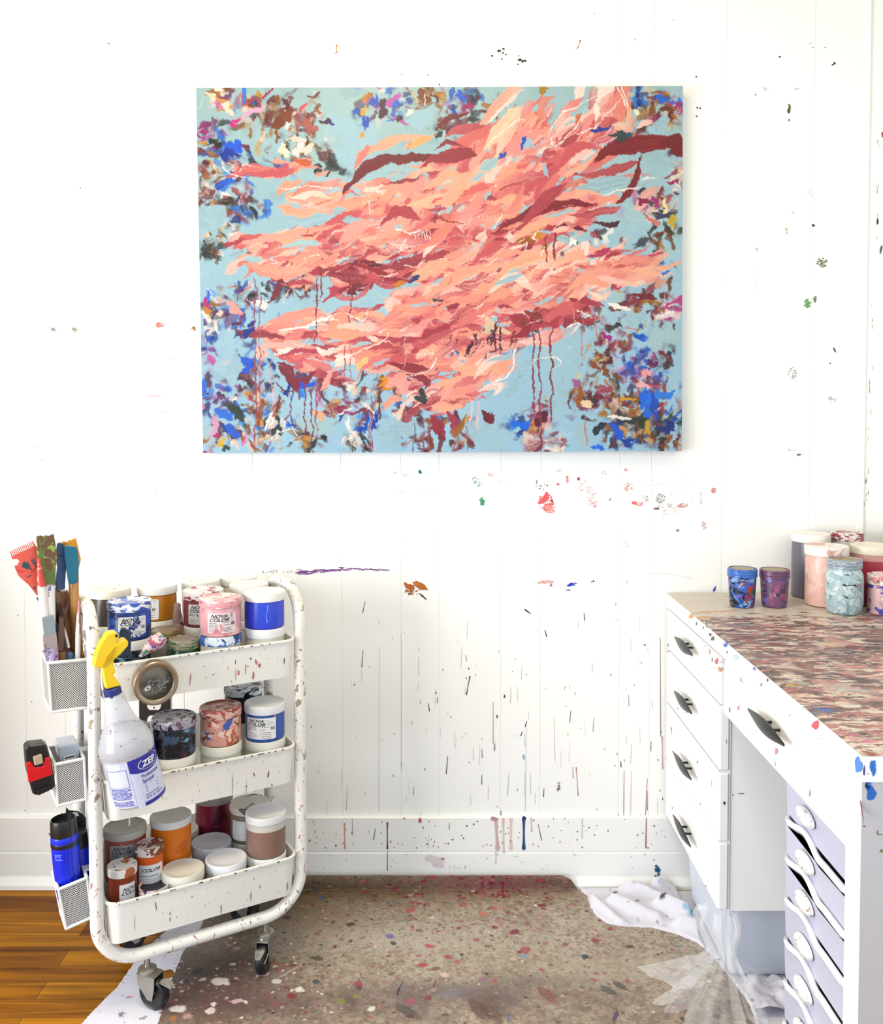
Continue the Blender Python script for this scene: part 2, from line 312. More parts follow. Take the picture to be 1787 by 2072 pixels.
# black specks and drips of the lower wall
for x, a, b, w, c, l in [(739,1217,1240,1.6,'#3b3236',-5),(735,1315,1350,1.6,'#4a4044',-3),(951,1368,1405,3,'#4f2a2a',-7),(1103,1275,1288,2.2,'#26262e',3),(1182,1240,1255,2,'#44444c',1),(1066,1459,1470,2.2,'#3c3c40',-3),(1057,1480,1489,2,'#444',-3),(1336,1290,1490,1.4,'#6a4a50',1),(1340,1490,1555,3.6,'#dba7ab',1),(1166,1552,1610,2.6,'#c58f8c',4),(1159,1552,1575,1.8,'#c99c98',1),(906,1530,1566,1.8,'#3d3a40',-3),(867,1423,1439,2,'#5a3232',2),(998,1420,1505,2,'#d6a9b4',0),(1001,1505,1520,1.5,'#444',-1),(975,1568,1587,1.6,'#333',0),(1256,1540,1552,2,'#333',1),(1263,1560,1650,2,'#d8a9ad',-1),(1310,1575,1655,1.8,'#c9949c',-4),(1278,1560,1680,1,'#bdb8bb',-3),(768,1310,1640,1,'#cfcbc9',-1),(812,1280,1560,.9,'#d9d6d4',0),(885,1410,1422,1.5,'#4b4b55',0),(1065,1470,1640,1,'#c9d4da',-2),(1121,1450,1540,1,'#c7c9cf',2),(1155,1438,1462,1.4,'#4a4a50',-2),(1202,1452,1480,1.2,'#8d8f95',-2),(1030,1565,1610,1.2,'#a9b0b8',-3),(1101,1595,1612,1.8,'#3f4248',-1),(1272,1405,1429,1.3,'#7d8a80',1),(1310,1600,1640,1.2,'#555',0),(1318,1500,1520,1.6,'#3d3a40',-1),(1014,1640,1652,1.6,'#333',0),(975,1515,1533,1.4,'#2f2f35',1),(943,1325,1337,1.3,'#555',1),(838,1590,1610,1.2,'#666',-1),(703,1590,1640,1,'#9b9590',-2)]:
    drip(x, a, b, w, c, l)
dab(1060,1532,2,6,'#8fb4df'); dab(1131,1596,3,3,'#8d7a80'); dry(1130,1592,4,9,'#8d8794',12); dab(1305,1305,2,2,'#7d6a32'); dab(1006,1450,1.5,4,'#555'); dab(1021,1409,1.5,4,'#444')
for _ in range(120):
    x = random.uniform(630, 1345); y = 1200+450*random.random()**.8
    if random.random() < .55: dab(x, y, random.uniform(.5, 1.1), random.uniform(.7, 3.2), random.choice(['#6a6563', '#8d8886', '#a8a39f', '#4a4648', '#b8b3af']), random.uniform(-.2, .2))
    else: drip(x, y, min(1648, y+random.uniform(5, 45)), random.uniform(.5, 1.0), random.choice(['#c4bfbb', '#a9a4a2', '#d4cfcc', '#bfc6cb']), random.uniform(-3, 2))
for _ in range(26): drip(1779-27*(i_ := random.random())+random.gauss(0,2), 280+770*i_, 280+770*i_+random.uniform(3,12), random.uniform(.8,1.8), random.choice(['#9a8f92','#c79aa0','#b9b4b4','#8d8a90']))
back = struct(g.build('wall_back', [wall_m]))
tg = G()   # right-hand wall
RY0, RY1, RZ0, RZ1 = -2.50, -1.50, .35, 1.75
tg.box(XR, XR+.08, RY1, .08, 0, CEIL); tg.box(XR, XR+.08, -2.6, RY0, 0, CEIL); tg.box(XR, XR+.08, RY0, RY1, 0, RZ0); tg.box(XR, XR+.08, RY0, RY1, RZ1, CEIL); wm2 = attr_mat('wall paint right', .55, .3); tg.c = [white_w]*len(tg.f)
struct(tg.build('wall_right', [wm2]))
struct(G().box(1.043, 1.060, -.006, .001, .18, CEIL).build('trim_1', mat('trim paint', hx('#fffefa', .88), .4), bevel=.002))
wm3 = mat('wall paint plain', hx('#fffdf4', .82), .6)
b = G(); WY0, WY1, WZ0, WZ1 = -2.58, -1.10, .30, 1.75
b.box(XL-.08, XL, WY1, .08, 0, CEIL); b.box(XL-.08, XL, -2.6, WY0, 0, CEIL); b.box(XL-.08, XL, WY0, WY1, 0, WZ0); b.box(XL-.08, XL, WY0, WY1, WZ1, CEIL)
struct(b.build('wall_left', wm3))
struct(G().box(XL, -1.38, -.56, -.46, 0, 1.0).build('added_shade_wall', wm3, bevel=.004))  # half-height block added out of view to shade the lower left wall
b = G(); fr = .05
b.box(XL-.06, XL+.02, WY0-fr, WY0, WZ0-fr, WZ1+fr); b.box(XL-.06, XL+.02, WY1, WY1+fr, WZ0-fr, WZ1+fr); b.box(XL-.06, XL+.02, WY0, WY1, WZ1, WZ1+fr); b.box(XL-.06, XL+.03, WY0, WY1, WZ0-fr, WZ0)
struct(b.build('window_1', mat('window frame paint', '#ffffff', .4)))
b = G(); b.box(XR-.02, XR+.06, RY0-fr, RY0, RZ0-fr, RZ1+fr); b.box(XR-.02, XR+.06, RY1, RY1+fr, RZ0-fr, RZ1+fr); b.box(XR-.02, XR+.06, RY0, RY1, RZ1, RZ1+fr); b.box(XR-.03, XR+.06, RY0, RY1, RZ0-fr, RZ0)
struct(b.build('window_2', mat('window frame paint right', '#ffffff', .4)))
area('window_skylight', (XR-.036, -2.0, 1.05), (0, R(90), 0), 1.35, .95, WIN2_E, WIN2_C)
struct(G().box(XL-.08, XR+.08, -2.6, .08, CEIL, CEIL+.06).build('ceiling', mat('ceiling paint', hx('#fff2cf', .84), .8)))
area('ceiling_lamp', (-.2, -1.1, CEIL-.02), (0, 0, 0), .5, .5, LAMP_E, (1, .87, .62))
# wood floor
fm = mat('honey strip floor', '#b07a2c', .45, spec=.12); nt = fm.node_tree; n, L = nt.nodes, nt.links; bs = n['Principled BSDF']
tc = n.new('ShaderNodeTexCoord'); br = n.new('ShaderNodeTexBrick'); br.offset = .37; br.inputs['Scale'].default_value = 1
br.inputs['Color1'].default_value = hx('#b97a0c'); br.inputs['Color2'].default_value = hx('#703a04'); br.inputs['Mortar'].default_value = hx('#5a340f')
br.inputs['Mortar Size'].default_value = .0008; br.inputs['Brick Width'].default_value = .62; br.inputs['Row Height'].default_value = .057; br.inputs['Bias'].default_value = -.1
L.new(tc.outputs['Object'], br.inputs['Vector'])
mp = n.new('ShaderNodeMapping'); mp.inputs['Scale'].default_value = (2.0, 34, 1); L.new(tc.outputs['Object'], mp.inputs['Vector'])
no = n.new('ShaderNodeTexNoise'); no.inputs['Scale'].default_value = 1.6; no.inputs['Detail'].default_value = 5; no.inputs['Distortion'].default_value = .8; L.new(mp.outputs[0], no.inputs['Vector'])
cr = n.new('ShaderNodeValToRGB'); cr.color_ramp.elements[0].position = .32; cr.color_ramp.elements[0].color = (.42, .36, .28, 1); cr.color_ramp.elements[1].position = .6; cr.color_ramp.elements[1].color = (1.05, 1.03, 1, 1); L.new(no.outputs['Fac'], cr.inputs[0])
mx = n.new('ShaderNodeMix'); mx.data_type = 'RGBA'; mx.blend_type = 'MULTIPLY'; mx.inputs['Factor'].default_value = 1; L.new(br.outputs['Color'], mx.inputs[6]); L.new(cr.outputs[0], mx.inputs[7]); L.new(mx.outputs[2], bs.inputs['Base Color'])
struct(G().box(XL, XR, -2.6, 0, -.05, 0).build('floor', fm))
# baseboard: two boards and a shoe, with the paint runs on it
g = G(); pr = [(0, .181), (-.010, .181), (-.0125, .1785), (-.0125, .0935), (-.0105, .0915), (-.0105, .0895), (-.0135, .0875), (-.0145, .03), (-.016, .026), (-.027, .010), (-.028, 0), (0, 0)]
k = len(pr); g.add([(XL, y, z) for y, z in pr]+[(XR, y, z) for y, z in pr], [[i, (i+1) % k, k+(i+1) % k, k+i] for i in range(k)], col=white_w)
Y1, Y2 = -.0125, -.0146
for x, a, b2, w, c, l in [(697,1665,1717,4,'#d99a84',1),(784,1664,1717,4.4,'#6d5560',0),(784,1722,1762,1.6,'#5d4550',0),(1060,1655,1717,8.5,'#1d4f8a',0),(1003,1655,1717,11,'#d8b9c0',4),(1018,1655,1745,6,'#ecc9c9',2),(1034,1655,1717,8,'#eed3d0',0),(1308,1655,1716,2.4,'#a05a62',-1),(1089,1668,1700,1.6,'#444',7),(1178,1655,1697,1.8,'#b5d9d2',0),(1075,1655,1682,4,'#e2c3bb',1),(760,1676,1700,1.6,'#444',-4),(713,1655,1690,1.4,'#9a8f8a',1),(909,1665,1678,1.4,'#333',0),(867,1690,1715,1.2,'#cfc9c6',0),(1003,1722,1748,3,'#ead0d0',0)]:
    drip(x, a, b2, w, c, l, Y1 if a < 1720 else Y2, g)
dab(850,1660,3,6,'#c96a72',y0=Y1,tgt=g); dab(1061,1655,4,3.4,'#2a2f5a',y0=Y1,tgt=g); dab(1000,1657,7,5,'#c79aa8',y0=Y1,tgt=g); dab(818,1656,2.4,2.2,'#e09a9a',y0=Y1,tgt=g); dab(1330,1760,5,5,'#1f5f8f',y0=Y2,tgt=g); dry(1330,1765,6,14,'#1d4f78',26,y0=Y2,s=3.4,tgt=g); dab(880,1742,20,9,'#ecdfe6',.3,.5,y0=Y2,tgt=g); dab(896,1738,3,3,'#cf7d86',y0=Y2,tgt=g); dry(935,1755,25,4,'#e5e0de',14,y0=Y2,tgt=g)
for _ in range(90): dab(random.uniform(625,1350), random.uniform(1655,1716), random.uniform(.6,1.6), random.uniform(.7,2.4), random.choice(['#555','#8a8582','#b07d80','#5d6f6a','#3a3638']), y0=Y1, tgt=g)
for _ in range(30): dab(random.uniform(625,1340), random.uniform(1725,1758), random.uniform(.6,1.4), random.uniform(.6,1.6), random.choice(['#777','#a9a4a2','#c08f92']), y0=Y2, tgt=g)
struct(g.build('baseboard_back', attr_mat('baseboard paint', .4, .4)))
# nails, screws
steel = mat('steel', '#b9b9b9', .3, 1); brass = mat('brass nail', '#c99a4a', .35, 1); dark = mat('black plastic', '#161618', .35)
for px, py, lab in [(682, 106, 'bent brass nail in the wall above the left half of the canvas'), (1170, 96, 'bent brass nail in the wall above the right half of the canvas')]:
    P = on_y(px, py); g = G(); g.tube([(0, 0, 0), (0, -.012, .002), (.002, -.022, .007)], .0011, 8); g.lathe([(0, 0), (.0028, 0), (.0028, .0008), (0, .0012)], 10, M=Matrix.Translation((.002, -.022, .007)) @ Matrix.Rotation(R(75), 4, 'X'))
    g.tube([(-.001, -.002, 0), (-.006, -.004, -.006)], .0008, 6)
    o = g.build('wall_nail', brass, smooth=40); o.location = P; tag(o, lab, 'nail', 'nails above the canvas')
for px, lab in [(108, 'left one of two screw heads in the wall left of the canvas'), (151, 'right one of two screw heads in the wall left of the canvas')]:
    P = on_y(px, 667); g = G(); M = Matrix.Rotation(R(90), 4, 'X')
    g.lathe([(.0075, 0), (.0072, .0014), (.0048, .002), (.0046, .0012), (.0034, .0016), (.0015, .0026), (0, .0028)], 20, M=M, ms=[0, 0, 0, 1, 1, 1]); g.box(-.0026, .0026, -.0031, -.0026, -.0004, .0004, 2)
    o = g.build('wall_screw', [mat('anchor ring', '#cfcabb', .5), steel, dark], smooth=40); o.location = P; tag(o, lab, 'screw', 'screws left of the canvas')
# outlet
P = on_y(314, 1440); t = thing('wall_outlet', 'black wall socket plate with two white receptacles behind the cart', 'outlet', (P.x, 0, P.z))
G().box(-.040, .040, -.006, 0, -.066, .066).build('cover_plate', dark, t, bevel=.003)
wp = mat('white plastic', '#f4f4f2', .35)
for z in (.021, -.021):
    o = G().prism([(.018*math.cos(2*PI*i/28), -.0055, max(-.0135, min(.0135, .018*math.sin(2*PI*i/28)))+z) for i in range(28)], (0, -.003, 0)).build('receptacle', wp, t); fix_normals(o)
    s_ = G(); s_.box(-.007, -.0055, -.0088, -.0084, z-.001, z+.007); s_.box(.0055, .007, -.0088, -.0084, z-.001, z+.007)
    s_.lathe([(.0023, 0), (.0023, .0003), (0, .0003)], 12, M=Matrix.Translation((0, -.0085, z-.008)) @ Matrix.Rotation(R(90), 4, 'X')); s_.build('socket_slots', dark, o)
# ------------------------------------------------------------------ floor mat
def flp(px, py): p = on_z(px, py); return p.x, p.y
K = .0016; MX0, MY0 = -.72, -.95; MW, MH = int(1.36/K), int(.99/K)
mp_ = Paint(MW, MH, '#b5a692')
def mc(px, py): x, y = flp(px, py); return (x-MX0)/K, (MH-1)-(y-MY0)/K
n1 = nz(MH, MW, 140, 4, 3); n2 = nz(MH, MW, 30, 4, 5); n3 = nz(MH, MW, 7, 3, 8)
A = mp_.a
def tint(mask, col, k): global A; mp_.a = mp_.a*(1-(mask*k)[..., None])+rgb(col)*(mask*k)[..., None]
Yg, Xg = np.mgrid[0:MH, 0:MW]
def spot(px, py, rx, ry): cx, cy = mc(px, py); return np.exp(-(((Xg-cx)/rx)**2+((Yg-cy)/ry)**2))
tint(np.clip((n2-.45)*4, 0, 1), '#93846f', .5); tint(np.clip((n1-.5)*4, 0, 1), '#c9bfb2', .6); tint(np.clip((n3-.46)*4, 0, 1), '#85735c', .62); n4 = nz(MH, MW, 3, 2, 9); tint(np.clip((n4-.55)*5, 0, 1), '#6f5f4c', .4); tint(np.clip((.42-n4)*5, 0, 1), '#d6cbbd', .35)
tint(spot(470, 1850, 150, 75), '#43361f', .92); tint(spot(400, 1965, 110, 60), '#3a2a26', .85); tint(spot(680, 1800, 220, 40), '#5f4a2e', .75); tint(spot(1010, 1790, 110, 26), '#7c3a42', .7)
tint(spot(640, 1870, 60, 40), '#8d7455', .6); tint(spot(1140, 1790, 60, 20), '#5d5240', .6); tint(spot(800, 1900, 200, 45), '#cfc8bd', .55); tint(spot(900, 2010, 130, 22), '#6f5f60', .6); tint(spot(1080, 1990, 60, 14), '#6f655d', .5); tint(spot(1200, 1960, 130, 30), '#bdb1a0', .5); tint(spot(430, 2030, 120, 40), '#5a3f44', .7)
tint(np.clip(spot(900, 2040, 400, 30)*(n2*2-.4), 0, 1), '#5d4a44', .7)
PAL = ['#a8485a', '#b25a68', '#8d2f42', '#c77a84', '#8d6f55', '#6a5546', '#7d3a3a', '#cfa39f', '#5a4a40', '#9a8a72', '#3d3634', '#d9b3a8', '#77604a', '#a07a62', '#6e6a52']
def drop(px, py, r, col, op=.85, el=1.): x, y = mc(px, py); r = r*.62; mp_.blob(x, y, r*(1+(el-1)*.4), r, col, op, rng.random()*.6-.3, .25, .12)
for i in range(9000):
    x, y = rng.random()*MW, rng.random()*MH; r = .75+rng.exponential(.7); mp_.blob(x, y, r*1.2, r, PAL[rng.integers(len(PAL))], .45+.5*rng.random(), 0, .45, .12, 3)
for i in range(330):
    x, y = rng.random()*MW, (rng.random()**1.5)*MH; r = 1.4+rng.exponential(.9); mp_.blob(x, y, r*1.1, r, PAL[rng.integers(9)], .5+.4*rng.random(), rng.random()*.5, .3, .10, 4)
for i in range(330):
    px, py = rng.normal(960, 200), 1772+abs(rng.normal(0, 75)); drop(px, py, 1.6+rng.exponential(2.2), ['#9a2f47', '#b04a5d', '#7d2338', '#c4687a'][rng.integers(4)], .85, 1.2)
for i in range(90): drop(rng.uniform(340, 660), rng.uniform(1880, 2072), 1.2+rng.exponential(1.8), ['#f3efe9', '#f0d9d6', '#e9e4dc', '#c9a3a3'][rng.integers(4)], .9, 1.5)
for i in range(70): drop(rng.uniform(620, 1440), rng.uniform(1790, 2060), .9+rng.exponential(.9), '#f1ece6', .9, 1.3)
for i in range(260): drop(rng.uniform(390, 760), rng.uniform(1770, 1960), 1+rng.exponential(1.4), ['#2f2a24', '#6b2f28', '#40382c', '#7d4a32'][rng.integers(4)], .75, 1.3)
for px, py, r, c, e in [(975,1780,6,'#8d1830',1.3),(1015,1790,8,'#8d1d33',1),(1040,1800,5,'#96243a',1.2),(1090,1785,10,'#a33a48',1.8),(640,1805,7,'#2b4f6b',1.1),(650,1820,6,'#2f62c0',1.1),(648,1790,6,'#31474a',1.2),(977,1853,11,'#cc7460',1.5),(1000,1840,6,'#c65c5c',1.5),(830,1845,13,'#b85a5a',1.3),(905,1800,7,'#b04a5a',1.3),(905,1940,9,'#b2495c',1.5),(925,1950,8,'#bd5c70',1.3),(868,1918,9,'#c04a5e',1.6),(855,1957,10,'#b23f52',1.6),(880,1965,9,'#8d5a42',2),(900,1976,8,'#e8c9c6',1.6),(789,1898,10,'#7a68b0',1.6),(797,1912,8,'#3a4440',1.4),(785,1830,5,'#4477b5',1.2),(1184,1940,9,'#22323c',1),(1084,1835,5,'#f2efe9',1.6),(875,1860,5,'#f4f1ec',1.4),(1060,1938,9,'#7f9cab',1.5),(1050,1930,6,'#7d2f38',1.4),(978,1985,10,'#9a6a80',1.6),(1000,1988,7,'#b2506a',1.4),(724,1995,10,'#a34353',1.3),(590,2020,10,'#8a3030',1.4),(752,2045,8,'#f2efec',1.6),(833,2030,9,'#b04f68',1.6),(867,2023,7,'#8d3a3a',1.4),(1235,1883,7,'#a32c44',1.2),(1210,1897,6,'#b24a5a',1.2),(1375,1880,8,'#5a4a40',1),(1450,2060,9,'#4f4238',1.2),(1402,1903,6,'#c98a84',1.3),(1360,1925,4,'#a3283a',1.2),(1380,2040,9,'#b06a72',1.5),(1374,1918,7,'#8a8a7a',1.2),(690,2030,9,'#8a8a3f',1.8),(720,2020,8,'#8d8d55',1.6),(830,2060,7,'#7d2f38',1.5),(640,1990,8,'#3d4a4a',1.3),(560,1990,9,'#ded8d4',1.8),(535,1975,8,'#e8dfdd',1.8),(445,1990,16,'#efe7e4',1.6),(360,2045,14,'#f4efec',1.7),(425,2050,10,'#f2e4e4',1.6),(380,2060,9,'#d8a09a',1.6),(350,2065,8,'#c07a4a',1.5),(480,2030,9,'#e0c0c4',2),(400,1970,12,'#15161c',1.3),(376,1990,8,'#23243a',1.2),(1320,1950,16,'#c9bba8',2),(1400,1990,20,'#cfc4b4',2)]:
    drop(px, py, r, c, .88, e)
for pts, w, c, op in [([(975,1785),(976,1810)],5,'#8d1c33',.9),([(1018,1790),(1016,1815)],6,'#9a2438',.9),([(1045,1800),(1060,1815)],5,'#8d1c33',.9),([(810,2000),(800,2020)],6,'#232a4a',.95),([(815,1990),(804,2012)],4,'#26305a',.9),([(880,1985),(878,2005)],5,'#3a3f2c',.8),([(950,2025),(990,2072)],30,'#5c3d33',.6),([(970,2030),(1020,2080)],26,'#67463c',.55),([(800,2035),(850,2070)],26,'#4a4446',.6),([(1090,2000),(1130,2040)],22,'#7d4238',.7),([(880,2020),(960,2005)],26,'#8a8396',.5),([(1000,2020),(1060,2040)],36,'#6f6460',.5),([(1215,2000),(1250,2020)],20,'#3d3a36',.6),([(1240,1990),(1275,2010)],16,'#2f2f2c',.6),([(640,1830),(650,1850)],5,'#96402f',.7),([(600,1860),(608,1880)],6,'#96402f',.7),([(800,1870),(845,1860)],3,'#6a5a4a',.8),([(1280,1795),(1150,1790)],6,'#9a4a4a',.7),([(560,1985),(620,1950)],3,'#efe9e2',.7),([(1250,2050),(1240,2072)],9,'#4a3a5c',.8),([(1030,2050),(1028,2072)],4,'#3a62c0',.9),([(540,1950),(600,1965)],12,'#9a5a3d',.5)]:
    mp_.stroke([mc(*p) for p in pts], w*.66, c, op=op, dry=.5)
mp_.warp(1.6, 9, 40)
out = [(622,1768),(700,1767),(830,1772),(880,1773),(960,1767),(1060,1768),(1125,1772),(1150,1782),(1168,1800),(1188,1815),(1194,1835),(1205,1855),(1230,1872),(1270,1878),(1320,1880),(1370,1893),(1410,1910),(1440,1935),(1455,1955),(1480,1985),(1500,2010),(1520,2040),(1530,2072),(1545,2130)]
OUT = [flp(*p) for p in out]+[(.62, -.95), (-.5, -.95)]+[flp(*p) for p in [(285,2130),(320,2072),(345,1990),(370,1930),(405,1880),(425,1835),(470,1800),(540,1780)]]
def inside(X, Y, poly):
    r = np.zeros(X.shape, bool); n = len(poly)
    for i in range(n):
        (x1, y1), (x2, y2) = poly[i], poly[(i+1) % n]
        if y1 == y2: continue
        c = ((y1 > Y) != (y2 > Y)) & (X < (x2-x1)*(Y-y1)/(y2-y1)+x1); r ^= c
    return r
WX, WY = MX0+Xg*K, MY0+(MH-1-Yg)*K
msk = inside(WX, WY, OUT)
wob = (nz(MH, MW, 60, 3, 77)-.5)*.0012
matm = attr_mat('dirty vinyl mat', .38, .5, .3, 160)
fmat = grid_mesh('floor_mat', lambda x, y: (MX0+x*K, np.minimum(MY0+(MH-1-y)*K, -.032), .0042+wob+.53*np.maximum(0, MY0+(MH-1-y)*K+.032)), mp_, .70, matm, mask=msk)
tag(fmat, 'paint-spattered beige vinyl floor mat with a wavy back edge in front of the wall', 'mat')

# ------------------------------------------------------------------ white cloths
def cloth(name, label, cat, x0, x1, y0, y1, hfn, poly, k=.004, marks=(), base='#e4e3f0'):
    w, h = int((x1-x0)/k), int((y1-y0)/k); p = Paint(w, h, base); Yc, Xc = np.mgrid[0:h, 0:w]; X = x0+Xc*k; Y = y0+(h-1-Yc)*k
    for (mx_, my_, r, c) in marks: q = flp(mx_, my_); p.blob((q[0]-x0)/k, (h-1)-(q[1]-y0)/k, r, r*.8, c, .8, 0, .4, .3)
    for _ in range(int(w*h/170)): p.blob(rng.random()*w, rng.random()*h, .6+rng.exponential(.5), .6+rng.exponential(.3), ['#6a6470', '#9a8fa0', '#b08a90', '#44424a'][rng.integers(4)], .7, 0, .5)
    Z = hfn(X, Y, h, w); o = grid_mesh(name, lambda a, b_: (X, np.minimum(Y, -.031), Z+.53*np.maximum(0, Y+.031)), p, .80, attr_mat(name+' weave', .9, .1, .25, 700), mask=inside(X, Y, poly)); return tag(o, label, cat)
lp = [flp(*p) for p in [(425,1790),(400,1835),(330,1890),(285,1930),(235,2000),(190,2045),(165,2072),(110,2140)]]+[(-.62, -.95), (-.3, -.95)]+[flp(*p) for p in [(380,2072),(420,1960),(480,1850),(520,1790)]]
cloth('drop_cloth', 'thin white drop cloth lying on the wood floor under the left edge of the mat', 'cloth', -.95, -.2, -.97, -.02, lambda X, Y, h, w: .0022+(nz(h, w, 44, 3, 5)-.5)*.006*np.where(inside(X, Y, OUT), .1, 1), lp, .002,
      [(262,2020,3,'#d8646a'),(245,2055,4,'#6f6c7a'),(320,1900,3,'#4a4a55'),(360,1870,3,'#8a86a0'),(290,2062,4,'#8a8a96'),(345,1905,4,'#5a5866')])
def folds(X, Y, h, w):
    e = np.zeros_like(X)
    for (ax, ay, bx, by, s, H) in [(1240,1835,1330,1862,.016,.028),(1230,1795,1420,1800,.014,.030),(1330,1800,1440,1775,.02,.045),(1300,1765,1430,1760,.03,.05),(1340,1840,1455,1880,.022,.034),(1200,1830,1260,1875,.012,.016),(1260,1800,1360,1830,.013,.026),(1380,1880,1450,1895,.018,.026)]:
        a, b_ = Vector(flp(ax, ay)), Vector(flp(bx, by)); d = b_-a; L2 = d.length_squared
        t = np.clip(((X-a.x)*d.x+(Y-a.y)*d.y)/L2, 0, 1); q = np.sqrt((X-a.x-t*d.x)**2+(Y-a.y-t*d.y)**2); e = np.maximum(e, H*np.exp(-(q/s)**2)*(.75+.25*np.cos(t*3)))
    return .007+e+(nz(h, w, 18, 3, 15)-.5)*.012*np.clip(e*60, .2, 1)+.01*np.abs(nz(h, w, 30, 2, 16)-.5)
cp = [flp(*p) for p in [(1150,1800),(1172,1785),(1215,1778),(1290,1778),(1360,1772)]]+[(.53, -.032), (.72, -.032), (.92, -.06), (.92, -.70), (.597, -.712), (.55, -.80), (.40, -.60), (.36, -.40), (.25, -.26)]
def folds2(X, Y, h, w):
    z = folds(X, Y, h, w); z = np.where(inside(X, Y, OUT), .0012, z); z = np.where((X > .588) & (Y > -.415), .003, z); return np.where((X > .45) & (Y < -.42), .004+(z-.007)*.6+.003, z)
cloth('crumpled_cloth', 'crumpled white cloth with blue and maroon paint specks spread beside the desk pedestal', 'cloth', .18, .94, -.82, -.03, folds2, cp, .0032,
      [(1397,1850,6,'#6fb7dd'),(1395,1862,5,'#8fb9d8'),(1355,1780,3,'#a83a4c'),(1345,1782,2,'#b04a5a'),(1342,1843,3,'#2a2a3a'),(1290,1830,2,'#5a3a4a'),(1380,1872,2,'#3a3550'),(1245,1812,2.5,'#7a3a4a'),(1300,1800,2,'#8a3a44')])
pp = [flp(*p) for p in [(1508,1990),(1560,1995),(1640,1990)]]+[(.75, -.50), (.75, -.62)]+[flp(*p) for p in [(1600,2072),(1525,2072),(1515,2040)]]
cloth('crumpled_sheet', 'crumpled white plastic sheet on the floor in front of the bin under the desk', 'cloth', .46, .80, -.66, -.42, lambda X, Y, h, w: .016+.05*np.abs(nz(h, w, 26, 3, 31)-.5)+.02*nz(h, w, 9, 2, 33), pp, .003, [(1515,2050,3,'#3a4a66')], '#dcdbec')
# ------------------------------------------------------------------ the painting
CW_, CH_ = 1000, 750; rng = np.random.default_rng(23)
pt = Paint(CW_, CH_, '#a6c4c8')
def q(px, py):
    v = (py-177)/738.; xl = 397+14*v; xr = 1382-2*v; return (px-xl)/(xr-xl)*CW_, v*CH_
def st(pts, w, c, c2=None, op=.95, dry=.3, tex=.05, taper=(.25, .35), soft=.12, edge=.2): pt.stroke([q(*p) for p in pts], w*1.015, c, c2, op, dry, tex, taper, soft, edge)
def bl(x, y, rx, ry, c, op=.9, ang=0., soft=.2, rough=.35): a, b_ = q(x, y); pt.blob(a, b_, rx, ry, c, op, ang, soft, rough)
yy = np.linspace(0, 1, CH_)[:, None, None]; pt.a = pt.a*(1-yy)+rgb('#a3c8e0')*yy
nn = nz(CH_, CW_, 70, 4, 21, (1, 1))[..., None]; pt.a = pt.a+(nn-.5)*.05
for i in range(260):
    x, y = rng.uniform(397, 1382), rng.uniform(177, 915); a = rng.uniform(0, 6.3); l = rng.uniform(20, 70); c = [rgb('#9dbcc2'), rgb('#b2ced4'), rgb('#a8cbdb'), rgb('#94b3bb')][rng.integers(4)]
    st([(x, y), (x+l*math.cos(a), y+l*math.sin(a))], rng.uniform(12, 30), c, op=.4, soft=.5)
DARK = ['#5a2a33', '#2c3028', '#6b3c1c', '#8a4a20', '#a0631f', '#c08a2a', '#1f4fb8', '#2b6fd6', '#1b2a6b', '#a01f6b', '#c23a8a', '#7a3a6b', '#f0e6dc', '#e8d2c4', '#d99a95', '#b55a62', '#3a3f47', '#8a95a0', '#6b5aa0', '#c9c4bc']
def rc(L): return L[rng.integers(len(L))]
def dabs(cx, cy, sx, sy, n, pal=DARK, l=(8, 34), w=(4, 13), op=(.6, .95), ang=None):
    for _ in range(n):
        x, y = rng.normal(cx, sx), rng.normal(cy, sy); a = rng.uniform(0, 3.14) if ang is None else rng.normal(ang, .4); L = rng.uniform(*l); c = rc(pal); c2 = rc(pal) if rng.random() < .6 else c
        bend = rng.uniform(-.4, .4)*L
        st([(x-L/2*math.cos(a), y-L/2*math.sin(a)), (x-bend*math.sin(a)*.5, y+bend*math.cos(a)*.5), (x+L/2*math.cos(a), y+L/2*math.sin(a))], rng.uniform(*w), c, c2, rng.uniform(*op), rng.uniform(.2, .9), .08, taper=(rng.uniform(.04, .3), rng.uniform(.04, .3)), soft=rng.uniform(.15, .7), edge=.55)
def haze(cx, cy, sx, sy, n, pal):
    for _ in range(n): bl(rng.normal(cx, sx), rng.normal(cy, sy), rng.uniform(5, 18), rng.uniform(4, 12), rc(pal), rng.uniform(.15, .5), rng.uniform(0, 3), .9)
BW = ['#8a4a20', '#6b3c1c', '#a0631f', '#5a2a33', '#d9c4a4', '#c9924a']; BLU = ['#1f4fb8', '#2b6fd6', '#1b2a6b', '#3f8ae0']; MG = ['#a01f6b', '#c23a8a', '#7a3a6b', '#e07ab0']; WH = ['#f6f0ea', '#f2e2d6', '#ecd0c4']; BK = ['#2c3028', '#23262b', '#3a3f47']; MR = ['#7a2633', '#8a3440', '#5a1f2a', '#a04a50']
